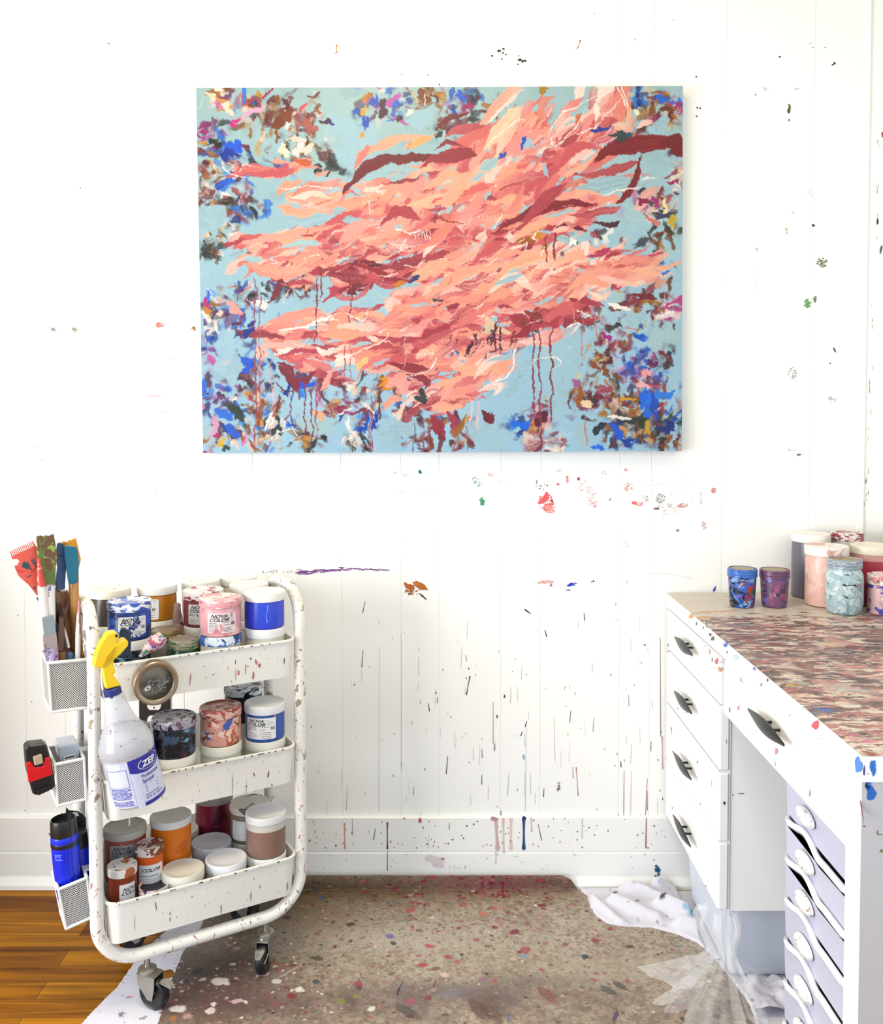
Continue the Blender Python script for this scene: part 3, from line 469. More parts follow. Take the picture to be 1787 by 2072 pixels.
ZN = [(440,200,25,14,16,BW+WH), (490,215,30,22,22,DARK+MG), (440,290,25,30,26,MR+BK+BLU+MG), (470,310,20,14,14,BLU), (560,235,30,30,30,BW+MR), (600,290,40,22,30,WH+BW+BK), (630,240,25,30,22,BW+MR+WH), (670,330,20,10,12,BK), (560,330,50,10,16,MR+BK+BLU), (738,235,10,26,10,BLU+BW), (790,215,25,24,22,MG+BLU+WH+BK), (860,200,25,14,16,BW), (940,205,26,16,18,BLU+MG+BK), (920,240,30,18,16,MR+BK), (1010,215,20,16,8,BW),
      (425,350,12,30,16,WH+MR+BW), (480,370,22,30,18,BLU+MR+WH), (455,420,20,16,14,BK+BW+MG), (500,420,35,14,16,MR+BLU+BK), (440,480,20,22,22,BW+BK+WH), (410,400,8,60,12,BW+MR), (425,500,18,10,8,BK), (440,620,22,22,24,MG+BW+WH+BLU), (430,660,16,18,14,BK+BLU+WH), (500,600,40,26,26,BK+MR+WH+BLU), (600,570,30,18,22,BK+MR), (480,660,16,26,14,BLU+MR), (430,700,16,20,12,MG+BLU), (500,735,25,20,18,BLU+MR), (440,790,26,26,26,BLU+BK+MG), (480,830,30,26,26,BLU+BK+WH), (510,770,25,30,22,BW+MR+BK), (530,830,20,26,16,BW+MR), (450,885,30,18,24,BW+MG+WH+BK), (560,850,22,26,18,WH+BK+BLU), (530,890,16,14,8,BW), (610,770,22,14,14,BLU+MR), (620,890,26,14,22,BK+WH+BW), (680,820,26,22,20,MR+BW+MG), (740,850,26,26,26,BLU+MR+WH), (720,890,16,14,12,WH+BK), (690,780,26,12,14,MR+WH), (790,790,40,30,30,BW+BK+MR), (840,830,30,30,24,BK+MR+BLU), (860,890,30,16,14,BW+MR), (930,870,30,22,24,BW+MR), (1050,860,14,10,8,BLU), (1090,845,20,22,20,BW+MR+MG), (1080,890,16,14,12,WH+MR), (1130,900,16,14,10,MR+WH),
      (1180,800,30,20,24,BW+MR+MG), (1230,800,26,26,22,MR+BW+BK), (1290,740,26,22,24,MG+BLU), (1300,700,14,26,10,BLU), (1310,800,30,26,34,BLU+MR), (1270,840,36,22,40,BK+WH+BW), (1260,880,30,16,26,BLU+BW), (1340,850,26,26,26,BLU+BK+MR), (1330,890,22,12,16,BW+BK), (1200,720,25,22,16,BW+MR), (1250,690,25,18,12,MR+BW+WH), (1180,650,50,18,26,BK+WH+MR), (1320,640,30,16,20,BW+BK+MR), (1350,720,14,18,8,MR+BK), (1360,620,12,14,10,WH+MG), (1300,600,40,16,20,BW+MR), (1340,420,22,18,20,BW+MR+WH), (1340,470,26,20,18,BW+BK), (1330,530,26,18,12,BLU+BK), (1300,400,18,16,12,MG+WH+BK), (1370,350,10,30,16,WH+BW+MR), (1300,235,26,22,18,WH+MR+BW), (1345,205,22,16,18,BLU+BW+MG), (1350,240,18,12,12,BW+MR), (1290,200,14,18,8,BLU), (1240,280,40,12,16,BLU+BK), (1150,480,60,16,26,MR+BK+WH), (1100,500,30,16,20,BW+WH+MR), (1000,690,36,14,26,BK+MR+BLU), (960,690,20,10,14,BK)]
for (x, y, sx, sy, n_, pal) in ZN: haze(x, y, sx*1.05, sy*1.05, n_//2+4, pal+['#8a95a0', '#b0bec4']); dabs(x, y, sx*.85, sy*.85, int(n_*.95), pal, (9, 44), (5, 17))
# openings of plain blue kept between the clusters
for x, y, rx, ry, a in [(560,300,10,30,.3),(720,290,40,45,0),(690,255,28,30,0),(845,240,20,30,.4),(520,260,14,20,.3),(430,440,26,40,0),(440,560,30,26,.2),(460,720,28,50,0),(560,660,30,16,0),(590,700,40,12,0),(640,860,34,24,0),(660,620,50,14,0),(700,610,30,10,0),(800,870,36,40,.1),(990,880,55,30,0),(1140,740,40,90,.1),(1180,880,20,22,0),(1360,560,22,40,0),(1340,680,28,30,0),(1280,650,22,26,0),(1250,600,20,8,0),(1360,780,12,30,0),(1330,260,24,20,.2),(1130,200,24,16,0),(1090,215,16,30,.3),(460,845,18,14,0),(415,870,12,16,0)]:
    bl(x, y, rx, ry, rc(['#a9c6cb', '#a7c8d6', '#a4c6d4']), .93, a, .12, .3)
COR = ['#e0807a', '#e58f80', '#f0a58c', '#f4b296', '#f2a79c', '#eb9a96', '#d9706e', '#c95f66', '#b34d58', '#f5c2b4', '#f7d5cb', '#a8404e', '#dd7d78', '#ee9f8d']
COR2 = COR[:8]; PCH = ['#f4b296', '#f6bda0', '#f5c4b0', '#f2a98f', '#f8d6c8']; ROS = ['#c95f66', '#b34d58', '#a8404e', '#d06a6c', '#94333f']; LPK = ['#f7d5cb', '#fae6de', '#f4c0ba']
# flow field of the coral mass: (x, y, half length, half width, angle, count, palette)
FL = [(1080,270,120,34,-.85,34,COR2+LPK), (1010,320,130,40,-.75,40,COR2+PCH), (1180,270,90,32,-.75,28,COR2+LPK+ROS), (950,300,90,26,-.6,20,COR2), (1240,220,50,30,-.9,16,COR2+LPK), (1110,350,150,45,-.6,46,COR), (1000,400,160,45,-.5,50,COR), (1160,420,120,36,-.45,36,COR+ROS), (880,400,150,40,-.35,44,COR+PCH), (760,390,110,34,-.3,32,COR2+PCH), (650,390,80,22,-.2,20,PCH+COR2), (560,345,90,10,-.12,10,COR2), (560,500,90,26,-.15,26,COR+PCH), (680,480,120,34,-.2,38,COR), (640,530,110,22,-.15,28,COR+PCH+ROS), (800,490,120,40,-.3,44,COR+ROS), (920,490,120,40,-.4,44,COR+ROS), (1040,500,110,34,-.45,34,COR+ROS), (760,550,110,22,-.25,26,ROS+MR), (900,570,120,30,-.35,36,COR+PCH), (1040,560,140,30,-.35,40,PCH+COR), (1180,550,120,28,-.3,34,COR+PCH), (1280,550,70,26,-.2,20,COR2+PCH), (1150,600,130,26,-.25,34,COR+PCH), (1020,620,130,30,-.3,38,COR+ROS), (880,640,130,34,-.3,42,COR), (760,650,110,26,-.15,28,COR+PCH), (620,660,90,20,-.15,22,PCH+COR2), (660,700,110,22,-.05,26,COR+LPK), (780,700,110,26,-.1,30,COR+ROS), (900,700,120,26,-.25,34,COR), (860,730,110,22,-.1,26,COR+ROS), (640,735,60,16,.2,14,COR+ROS), (930,770,100,22,-.2,26,COR+PCH), (900,810,70,16,-.15,16,COR+ROS), (1000,750,60,22,-.3,14,PCH+COR2), (1070,660,70,26,-.4,20,ROS+COR), (1130,640,60,14,-.3,12,ROS)]
for (x, y, hl, hw, an, n_, pal) in FL:
    for _ in range(int(n_*1.15)):
        a_, b_ = rng.normal(0, hl*.5), rng.normal(0, hw*.62); cx, cy = x+a_*math.cos(an)-b_*math.sin(an), y+a_*math.sin(an)+b_*math.cos(an)
        L = rng.uniform(22, 95); t = an+rng.normal(0, .28); bend = rng.normal(0, .13)*L; c = rc(pal); c2 = rc(pal) if rng.random() < .45 else c
        st([(cx-L/2*math.cos(t), cy-L/2*math.sin(t)), (cx-bend*math.sin(t), cy+bend*math.cos(t)), (cx+L/2*math.cos(t), cy+L/2*math.sin(t))], rng.uniform(5, 22), c, c2, rng.uniform(.8, .98), rng.uniform(.1, .7), .03, taper=(rng.uniform(.05, .35), rng.uniform(.15, .6)), soft=rng.uniform(.06, .2), edge=.35)
for (x, y, hl, hw, an, n_, pal) in FL:
    for _ in range(max(2, n_//7)):
        a_, b_ = rng.normal(0, hl*.5), rng.normal(0, hw*.5); cx, cy = x+a_*math.cos(an)-b_*math.sin(an), y+a_*math.sin(an)+b_*math.cos(an)
        L = rng.uniform(60, 130); t = an+rng.normal(0, .2); bend = rng.normal(0, .14)*L; c = rc(pal)
        st([(cx-L/2*math.cos(t), cy-L/2*math.sin(t)), (cx-bend*math.sin(t), cy+bend*math.cos(t)), (cx+L/2*math.cos(t), cy+L/2*math.sin(t))], rng.uniform(16, 30), c, rc(pal) if rng.random() < .5 else c, .96, rng.uniform(.1, .6), .02, taper=(rng.uniform(.3, .7), rng.uniform(.3, .6)), soft=.08)
# slits of blue ground inside the mass
for pts, w in [([(745,345),(800,338),(850,345)],16),([(655,385),(690,378)],12),([(670,428),(700,420)],16),([(690,443),(730,440)],14),([(565,495),(620,488),(650,485)],13),([(490,520),(530,522)],16),([(620,365),(690,352)],10),([(560,440),(620,448),(680,432)],16),([(800,455),(815,465)],18),([(1060,300),(1075,280)],24),([(970,345),(1010,320)],26),([(950,365),(985,350)],12),([(1205,345),(1260,335),(1290,330)],18),([(1160,385),(1230,370),(1290,360)],24),([(1100,435),(1140,428),(1160,425)],12),([(1085,465),(1120,470)],8),([(1120,480),(1160,490)],18),([(1010,555),(1060,540)],10),([(1000,575),(1060,555)],12),([(800,580),(850,572)],10),([(590,688),(640,690),(655,694)],14),([(715,695),(760,690)],9),([(980,730),(1040,715)],10),([(1040,755),(1070,745)],14),([(825,618),(870,612)],9),([(1080,612),(1120,600)],10),([(620,660),(650,655)],14),([(1140,600),(1125,610)],10),([(590,755),(600,745)],14),([(1260,430),(1310,440)],26),([(1270,470),(1290,455)],26),([(1095,330),(1110,360)],10)]:
    st(pts, w, rc(['#a3c2cb', '#a9c8cf', '#a6c3d2']), op=.95, soft=.1, taper=(.4, .4), dry=.1)
# dark ribbons
for pts, w, c, c2 in [([(694,392),(705,375),(735,342),(780,322),(850,320),(900,312)],20,'#7d2836','#6b1f2c'), ([(850,340),(880,320),(940,308),(965,312)],22,'#a03c48','#8a2f3c'), ([(900,275),(930,262),(985,258)],16,'#c5626a','#b5525c'), ([(880,262),(905,240),(950,226)],12,'#6b2230','#7a2a38'), ([(1203,328),(1230,305),(1280,294),(1340,292),(1360,300)],32,'#7a1f26','#8c2b30'), ([(1338,288),(1365,295),(1378,318)],36,'#7d2029','#6f1c26'), ([(1300,312),(1290,345),(1278,375),(1262,400),(1248,412)],15,'#7a2028','#8a2c34'), ([(1160,355),(1220,350),(1270,333),(1295,325)],16,'#b5585e','#a84a52'), ([(1003,470),(1040,445),(1090,420),(1150,410),(1210,413)],19,'#8c2c3a','#7d2430'), ([(1045,470),(1080,425),(1110,395),(1150,368)],22,'#b04a54','#a84450'), ([(1150,435),(1210,430),(1255,418)],18,'#b0505a','#bd5f64'), ([(885,440),(910,447),(945,447)],4,'#8a3a34','#8a3a34'), ([(780,370),(815,365),(850,358)],10,'#8c3440','#9c4450'), ([(880,300),(905,285),(935,295)],8,'#8a2f3c','#8a2f3c'), ([(480,660),(500,668),(530,672),(575,678)],16,'#8c3440','#a04a54'), ([(565,735),(585,760),(600,775),(640,745)],20,'#7a2833','#8a3440'), ([(600,770),(590,745),(560,728)],10,'#8a3440','#8a3440'), ([(780,732),(830,740),(870,745)],16,'#8a2f3c','#9c3f4a'), ([(820,755),(860,765),(870,780)],16,'#8f3541','#8f3541'), ([(870,840),(885,860),(900,890)],26,'#a03a4c','#94303f'), ([(900,830),(915,850),(920,870)],18,'#a8445a','#94303f'), ([(975,830),(990,845),(1002,840)],20,'#6b1f2c','#7a2833'), ([(545,600),(560,590),(570,560)],10,'#8a3440','#7a2833'), ([(650,545),(700,555),(740,560)],24,'#8f3a46','#a04a52'), ([(770,540),(820,530),(860,520)],16,'#94404a','#a04a52'), ([(720,580),(700,590)],14,'#7a2833','#7a2833'), ([(1025,635),(1055,650),(1060,665)],26,'#a84450','#94303f'), ([(1060,630),(1090,640),(1075,655)],18,'#8a3a34','#94404a'), ([(1280,598),(1310,600),(1330,606)],12,'#7a2430','#6b1f2c'), ([(1120,460),(1150,455),(1190,468)],8,'#7a2833','#6b1f2c'), ([(1200,450),(1235,452),(1255,445)],10,'#5a2430','#4a2a30'), ([(745,705),(775,695),(800,700)],12,'#c05a60','#b34d58'), ([(840,690),(880,680),(930,660)],14,'#c76a6c','#b8565e'), ([(1180,250),(1160,280),(1120,300)],10,'#b55a62','#a84450')]:
    st(pts, w*1.15, c, c2, .97, .25, .04, taper=(.5, .35), soft=.08)
# big peach and light ribbons
for pts, w, c, c2 in [([(975,255),(1005,220),(1035,185),(1055,180)],24,'#f4a592','#f7c8ba'), ([(980,300),(1010,265),(1040,235),(1055,215)],28,'#f6c8a8','#f8d8bc'), ([(990,250),(1020,215),(1060,182)],12,'#fbe6de','#f7d5cb'), ([(720,315),(760,298),(800,282),(870,275)],22,'#f2a98f','#f4b89a'), ([(715,340),(740,305),(745,292)],12,'#e08a80','#d97a74'), ([(560,415),(610,428),(650,425)],18,'#f2a98f','#f4b89a'), ([(590,400),(640,390),(670,398)],14,'#fae0d4','#f7cbb8'), ([(480,490),(560,475),(640,462),(700,450)],13,'#f2b09c','#f0a08e'), ([(490,530),(540,545),(600,548),(660,530)],20,'#ef9d8c','#f4b49c'), ([(620,540),(670,520),(690,490)],14,'#e58a80','#eda08f'), ([(820,300),(840,290),(880,272)],16,'#f6b080','#f4a860'), ([(1000,560),(1060,525),(1110,515),(1130,525)],26,'#f4ae92','#f6bc9e'), ([(860,600),(920,560),(980,540),(1040,535)],22,'#f2a58e','#f4b296'), ([(1120,540),(1160,520),(1195,505)],20,'#f6bc9e','#f4a890'), ([(1250,530),(1290,525),(1320,530)],16,'#eb9a8c','#e58f80'), ([(880,640),(900,610),(960,600),(1000,590)],18,'#f0a08c','#ee968a'), ([(545,650),(590,635),(640,628),(660,635)],20,'#f0a08c','#eb9488'), ([(560,665),(620,655),(660,640),(690,645)],7,'#fdf3ec','#f8ddd0'), ([(610,660),(640,645),(680,635)],3,'#fdf6f0','#fdf6f0'), ([(690,660),(740,655),(770,660)],18,'#f8d4c8','#f2b8aa'), ([(520,700),(580,690),(640,702)],14,'#f2c0b4','#eda89c'), ([(640,700),(660,710),(680,708)],12,'#fbe8e0','#f7d5cb'), ([(840,720),(870,705),(880,720)],18,'#f6b8a0','#f0a48c'), ([(940,715),(990,700),(1060,700)],26,'#eba096','#f2b0a4'), ([(890,800),(930,790),(980,780)],16,'#f2a498','#eb9488'), ([(970,790),(1010,780),(1000,800)],14,'#f7cfc4','#fae6de'), ([(890,810),(910,790),(915,780)],14,'#f5b0a0','#f2a498'), ([(680,740),(700,725),(720,735)],22,'#fae6d8','#f7d0c0'), ([(650,790),(665,765),(675,745)],10,'#f0a99c','#f0a99c'), ([(720,750),(735,730),(745,720)],12,'#f4c070','#f2d8b0'), ([(1230,615),(1260,620),(1280,630)],10,'#fdf6ee','#fae6d8'), ([(1190,590),(1230,610)],8,'#fae6d8','#f4c4b4'), ([(1190,235),(1215,215),(1240,190)],14,'#f6d4c8','#e8a49a'), ([(1205,215),(1208,240)],14,'#fdf4e8','#fae6d8'), ([(1100,290),(1130,270),(1180,240),(1200,232)],8,'#f2b0a8','#f6c8c0'), ([(1240,260),(1270,255),(1285,240)],20,'#f2d8c0','#d98a80'), ([(1290,262),(1305,250),(1318,245)],12,'#f8d8cc','#f2b8b0'), ([(1285,235),(1292,225)],12,'#fdf2dc','#f6e6c8')]:
    st(pts, w, c, c2, .96, .35, .04, soft=.1)
# single accents
for x, y, rx, ry, c, a in [(610,220,5,13,'#d9485a',.35),(930,195,12,10,'#1f5fd0',.2),(948,215,12,8,'#a01f5c',0),(1060,288,6,12,'#1f4fb8',.3),(1015,315,6,9,'#1f4fb8',.4),(1285,205,6,14,'#2b7fd6',.15),(1305,210,5,10,'#2b7fd6',.1),(1340,205,18,7,'#2b6fd6',-.3),(1372,213,8,6,'#b02060',.3),(1300,405,10,11,'#8a1f4c',.2),(1365,368,10,6,'#9a2060',.2),(1358,445,14,8,'#c9a81f',.1),(1320,445,12,8,'#d07a78',.4),(1345,550,8,4,'#2b6fd6',0),(505,660,11,17,'#1b3a8a',.5),(740,855,6,17,'#1f4fb8',0),(757,852,6,18,'#1b3aa8',-.05),(805,570,16,6,'#c9821f',-.3),(840,563,12,6,'#1b3a7a',-.4),(1055,858,16,10,'#1f6fe0',.2),(1095,845,18,14,'#5a1f2c',.5),(1060,650,10,6,'#7a4a1f',.3),(1185,815,20,7,'#f2d8b0',.25),(1172,800,9,14,'#9a5a1f',.2),(1225,750,8,10,'#8a4420',.2),(1205,742,14,6,'#8a4420',.3),(1300,780,14,10,'#f0b8bc',.4),(1305,755,9,12,'#f0a8ac',0),(1318,735,8,13,'#6b1f4c',.3),(1305,815,10,34,'#1f6fe0',.1),(1335,800,30,9,'#2b7fe0',-.4),(1322,820,8,26,'#1b4fc0',.1),(1270,895,16,9,'#1b3f9a',-.2),(1250,875,20,12,'#1f5fd0',.3),(1210,905,12,6,'#1f6fe0',0),(1350,865,20,12,'#1b2f7a',.3),(1290,850,20,16,'#2c3a2c',.2),(1310,865,10,14,'#c9a01f',.2),(1267,805,14,5,'#d9a01f',-.1),(1255,845,22,5,'#f4f0ea',.1),(1255,855,16,5,'#2b3a6b',.1),(1357,715,6,7,'#23262b',0),(1225,680,12,8,'#a01f80',-.3),(525,830,8,22,'#8a4a14',.35),(505,865,5,10,'#8a4a14',.2),(540,850,5,18,'#f6f2ee',.3),(560,815,6,16,'#7a4030',.2),(478,830,16,18,'#2c3a30',.2),(455,835,16,12,'#2b6fd6',.3),(435,855,10,16,'#d9a0c0',.2),(437,880,6,8,'#b02060',.3),(455,865,10,9,'#1b3a8a',.2),(470,870,18,10,'#1f5fd0',.5),(448,895,6,16,'#d9b020',.3),(458,905,8,9,'#2c3a30',.1),(418,610,6,12,'#c02a7a',0),(420,625,12,6,'#c9851f',0),(475,620,22,12,'#eba89c',.05),(410,815,6,5,'#d07a88',0),(415,780,5,26,'#2b6fd6',.1),(500,735,16,14,'#2b5fd0',.3),(580,785,5,14,'#1b2f8a',.1),(620,775,14,8,'#2b5fe0',0),(645,835,10,12,'#e8b088',.3),(720,830,16,5,'#8a2f4c',-.4),(775,770,11,8,'#e0901f',.1),(785,785,12,5,'#d9881f',-.4),(855,800,16,12,'#3a3f3c',.5),(880,885,6,20,'#a9cfe8',0),(905,875,7,20,'#a9cfe8',.1),(930,865,8,26,'#a0682a',.4),(435,287,14,9,'#23282a',.2),(475,295,14,16,'#1f5fe0',.2),(460,310,16,12,'#1b3a9a',.3),(412,285,9,4,'#c9971f',.1),(415,265,8,6,'#b02070',0),(475,245,14,6,'#d02a8a',-.3),(510,225,26,7,'#e8b0d0',-.5),(540,190,14,6,'#a0306b',-.8),(495,195,7,14,'#2b7fe0',.1),(430,195,13,7,'#f2e0c0',-.2),(455,205,16,8,'#d99a5a',.4),(462,218,12,10,'#f4e4d0',.5),(575,235,16,22,'#7a3a1c',.2),(560,270,5,14,'#8a5a2a',0),(625,255,16,12,'#b0625c',.3),(660,245,10,8,'#4a2430',.2),(667,247,6,5,'#3a2a8a',0),(605,300,8,12,'#f4f0ec',.4),(575,300,9,16,'#f2e6cc',.2),(620,300,14,14,'#e8dcd0',.2),(615,328,20,8,'#c9603c',-.1),(740,245,6,20,'#1f4fb8',.1),(735,225,5,12,'#d9a82a',.1),(735,270,3,10,'#d9982a',0),(795,205,16,8,'#c05ab0',-.5),(797,220,6,16,'#2b6fe0',.2),(775,220,12,16,'#4a1f3a',.2),(830,228,8,6,'#f6ecd8',0),(855,195,18,10,'#7a4014',.2),(875,250,6,22,'#9fbabf',.4),(1098,183,13,7,'#a8842a',.2),(1170,240,8,10,'#d07050',.3),(1215,262,20,7,'#1b3f9a',.1),(1255,275,26,8,'#3a4a4a',-.3),(1345,420,6,16,'#f8e0b0',.1),(1340,435,16,8,'#3a3f5a',.1),(1090,475,18,8,'#c98a2a',.1),(1063,485,16,10,'#a0601f',.3),(1160,487,7,14,'#fdf8f2',.1),(1185,500,8,14,'#f8dcd4',.2),(1150,455,14,6,'#d98a88',0),(1215,510,30,5,'#b03a5a',-.25),(1325,515,14,4,'#c04a6a',0),(1340,570,16,12,'#c9a08a',.3),(1355,572,6,14,'#6b4a3a',.2),(1355,615,14,5,'#c03a80',-.4),(1000,660,24,12,'#e8c4a8',.4),(985,665,10,10,'#d9bca4',0),(1350,225,16,6,'#6b3a20',.2),(1320,780,10,6,'#b0506a',.4),(885,603,9,4,'#5a5048',.3)]:
    bl(x, y, rx*.95, ry*.95, c, .95, a, .16, .45)
dabs(985, 690, 40, 14, 26, BK+MR, (10, 30), (2, 5), (.7, .95), 1.9)
for _ in range(150):
    x, y = rng.normal(920, 190), rng.normal(560, 120); a = rng.normal(-.4, .35); L = rng.uniform(8, 40); st([(x, y), (x+L*math.cos(a), y+L*math.sin(a))], rng.uniform(1.2, 3.5), rc(LPK+ROS+PCH+['#fdf6f0']), op=.85)
# drips
for x, y0, y1, w, c in [(516,560,915,3.5,'#a8484f'),(525,590,900,3,'#b0606a'),(640,560,690,3,'#7a2a33'),(648,545,600,4,'#8a3038'),(708,560,650,3,'#8a3a44'),(592,780,860,3.5,'#8a3a4c'),(617,760,880,3.5,'#7a2a40'),(630,790,900,3.5,'#8a3a50'),(640,780,890,3.5,'#9a4a5a'),(604,780,805,4,'#8a3a4c'),(550,720,905,2.6,'#d9a0a4'),(556,760,840,2.6,'#e0b0b4'),(530,700,790,3,'#c08088'),(698,690,760,3,'#b04a55'),(710,690,760,3,'#b85a62'),(1106,470,530,4,'#8a3038'),(1123,470,525,4,'#7a2830'),(1078,670,805,4,'#8a3a44'),(1091,665,915,4.5,'#8a3a3f'),(1115,660,850,4.5,'#8a3040'),(1160,620,680,3.5,'#d08a8a'),(1177,625,720,3.5,'#c88088'),(1205,630,690,3.5,'#c07a84'),(1218,640,690,3,'#c88a90'),(1248,660,730,2.6,'#c8a0a0'),(1185,840,900,3,'#c06a7a'),(953,810,850,4,'#f2c4c0'),(966,815,865,4,'#f4cccc'),(838,855,915,3,'#7a6a8a'),(855,850,915,3.5,'#94566a'),(865,860,912,3.5,'#a06a7a'),(890,870,915,10,'#6b3a3a'),(918,850,910,3,'#a8687a'),(945,860,910,3,'#9a7a5a'),(752,800,915,3,'#8a4a5a'),(768,790,845,5,'#5a3a40'),(1001,650,705,4,'#5a1f2a'),(1012,660,705,4,'#4a1f2a'),(748,835,915,3,'#a04a60'),(1345,590,640,2,'#e8b8a8'),(820,650,900,2,'#c8a8b4')]:
    st([(x, y0), (x+rng.uniform(-1, 1), (y0+y1)/2), (x+rng.uniform(-2, 2), y1)], w, c, op=.9, dry=0, taper=(.02, .02), soft=.3, edge=.05)
# thin white lines
for pts, w in [([(1110,273),(1125,245),(1150,225),(1190,205),(1225,195)],3),([(1115,275),(1125,298),(1160,262),(1185,225)],3),([(1165,270),(1195,262),(1235,225),(1265,192)],2.6),([(1205,178),(1230,182),(1225,200)],3),([(1248,182),(1260,200),(1268,225)],3.5),([(1255,180),(1268,205),(1270,230)],3),([(990,300),(995,285),(1040,250),(1065,238)],2.4),([(1220,395),(1260,382),(1300,376)],4),([(1295,365),(1310,358),(1335,362)],4),([(1365,370),(1378,380),(1360,385)],3),([(450,325),(455,340),(475,350),(500,360)],2.6),([(485,345),(495,328),(520,335)],2.6),([(420,580),(440,605),(460,600)],2.4),([(500,600),(515,612)],2.4),([(620,660),(650,640),(690,630)],2.6),([(700,628),(735,645),(745,625),(765,620)],2.4),([(590,690),(610,695),(625,685)],2.4),([(670,735),(720,710),(770,690),(790,670)],3),([(1000,770),(1035,752),(1040,715),(1045,700)],4),([(1077,735),(1090,725),(1120,722),(1130,735),(1110,750)],3),([(545,890),(565,870),(590,865),(610,895)],2.6),([(550,840),(545,870)],5),([(690,835),(710,820)],4),([(1085,470),(1080,480),(1090,490)],5),([(860,190),(855,215)],2),([(1065,490),(1060,510)],3),([(1100,500),(1095,520)],2.6),([(800,465),(830,470),(860,465)],2.4),([(820,480),(810,500),(805,510)],3),([(650,510),(620,515),(610,525)],2),([(560,380),(640,375),(690,380)],2.4),([(820,760),(870,750)],1.6),([(1145,660),(1170,655),(1150,680)],4),([(1165,625),(1200,645)],3)]:
    st(pts, w, '#fbf6f0', '#f4e4dc', .95, .2, .02, taper=(.1, .3), soft=.2)
for i in range(7): st([(840+i*5, 470-i), (838+i*5, 480)], 2, '#f8e4d8')
for i in range(9): st([(845+i*3.6, 702+abs(4-i)), (842+i*4.2, 722)], 1.6, '#fbe4d6')
for i in range(7): st([(975+i*7, 430), (973+i*7, 442)], 3, '#d98a80')
pt.warp(5.5, 26, 90); pt.warp(2.6, 9, 92); pt.warp(1.2, 4, 95)
lm = pt.a.mean(2, keepdims=True); pt.a = np.clip(lm+(pt.a-lm)*1.06, 0, 1); pt.a = np.clip((pt.a-.5)*1.08+.49, 0, 1)
pt.a = np.clip(pt.a+(nz(CH_, CW_, 2.2, 1, 60)[..., None]-.5)*.025, 0, 1)
c4 = [on_y(*p, -.036) for p in ((397, 178), (1382, 174), (1380, 913), (411, 917))]
t = thing('abstract_painting', 'large unframed abstract canvas of coral brush strokes on pale blue, hung on the white wall', 'painting', ((c4[0].x+c4[2].x)/2, -.018, (c4[0].z+c4[2].z)/2))
def cf(x, y):
    a, b_ = x/(CW_-1), y/(CH_-1); f = lambda k: (c4[0][k]*(1-a)+c4[1][k]*a)*(1-b_)+(c4[3][k]*(1-a)+c4[2][k]*a)*b_
    return f(0)-t.location.x, np.full(x.shape, -.018), f(2)-t.location.z
grid_mesh('painted_front', cf, pt, CANV_K, attr_mat('acrylic paint', .42, .4, .10, 420), t)
g = G(); a_ = [p-t.location for p in c4]; g.add([(p.x, -.0178, p.z) for p in a_]+[(p.x, .017, p.z) for p in a_], [(0, 1, 5, 4), (1, 2, 6, 5), (2, 3, 7, 6), (3, 0, 4, 7), (7, 6, 5, 4)])
g.build('canvas_edge', splat('painted canvas edge', '#9fbcc2', [('#5a6a70', 22, .6, 1), ('#8a5a5a', 30, .66, 1)], .6, 3), t)
# ------------------------------------------------------------------ paint jars
WHT = mat('white jar plastic', '#f4f3ee', .38); CRM = mat('cream jar plastic', '#e9e5d2', .42); LID2 = splat('white lid with drips', '#f2efe9', [('#8a7f7a', 30, .66, 1), ('#b9a3a0', 46, .68, 1)], .4, 2)
CLR = mat('clear jar headspace', '#cfc9c0', .25); LABEL = mat('label paper', '#f2f1ef', .55); INK = mat('label ink', '#141414', .6); INKG = mat('label grey ink', '#8f8f92', .6); INKB = mat('label blue ink', '#2a3f9a', .6)
def wrap(pt2, r, th, zc): x, y = pt2; a = th+x/r; return (r*math.cos(a), r*math.sin(a), zc+y)
def label(parent, r, th, zc, w, h, items, paper=None, name='label', ink=None):
    """paper strip round the jar, items: ('t', text, x, y, size, shear, bold, sx, mat) / ('b', x0, x1, y0, y1, mat)"""
    g = G(); n = max(6, int(w/r*14)); vs = []; fs = []
    for i in range(n+1):
        x = -w/2+w*i/n; e = .0018 if i in (0, n) else 0; vs += [wrap((x, -h/2+e), r+.0004, th, zc), wrap((x, h/2-e), r+.0004, th, zc)]
    for i in range(n): fs.append((2*i, 2*i+2, 2*i+3, 2*i+1))
    g.add(vs, fs, 0)
    for it in items:
        if it[0] == 't':
            _, s, x, y, size, sh, bo, sx, m = it; tv, tf = text_geo(s, size, sh, bo, sx); g.add([wrap((x+a, y+b), r+.0008, th, zc) for a, b in tv], tf, m)
        else:
            _, x0, x1, y0, y1, m = it; k = max(1, int((x1-x0)/.006)); v = []; f = []
            for i in range(k+1): x = x0+(x1-x0)*i/k; v += [wrap((x, y0), r+.0007, th, zc), wrap((x, y1), r+.0007, th, zc)]
            for i in range(k): f.append((2*i, 2*i+2, 2*i+3, 2*i+1))
            g.add(v, f, m)
    return g.build(name, [paper or LABEL, INK, INKG, INKB], parent)
def lines(x0, x1, y0, y1, n, m=2, th=.0007, sd=0):
    r = random.Random(sd); return [('b', x0, x0+(x1-x0)*r.uniform(.55, 1), y1-(y1-y0)*i/max(1, n-1)-th/2, y1-(y1-y0)*i/max(1, n-1)+th/2, m) for i in range(n)]
def barcode(x0, x1, y0, y1, sd=1):
    r = random.Random(sd); out = []; x = x0
    while x < x1: w = r.choice([.0003, .0006, .0009]); out.append(('b', x, min(x+w, x1), y0, y1, 1)); x += w+r.choice([.0004, .0007])
    return out
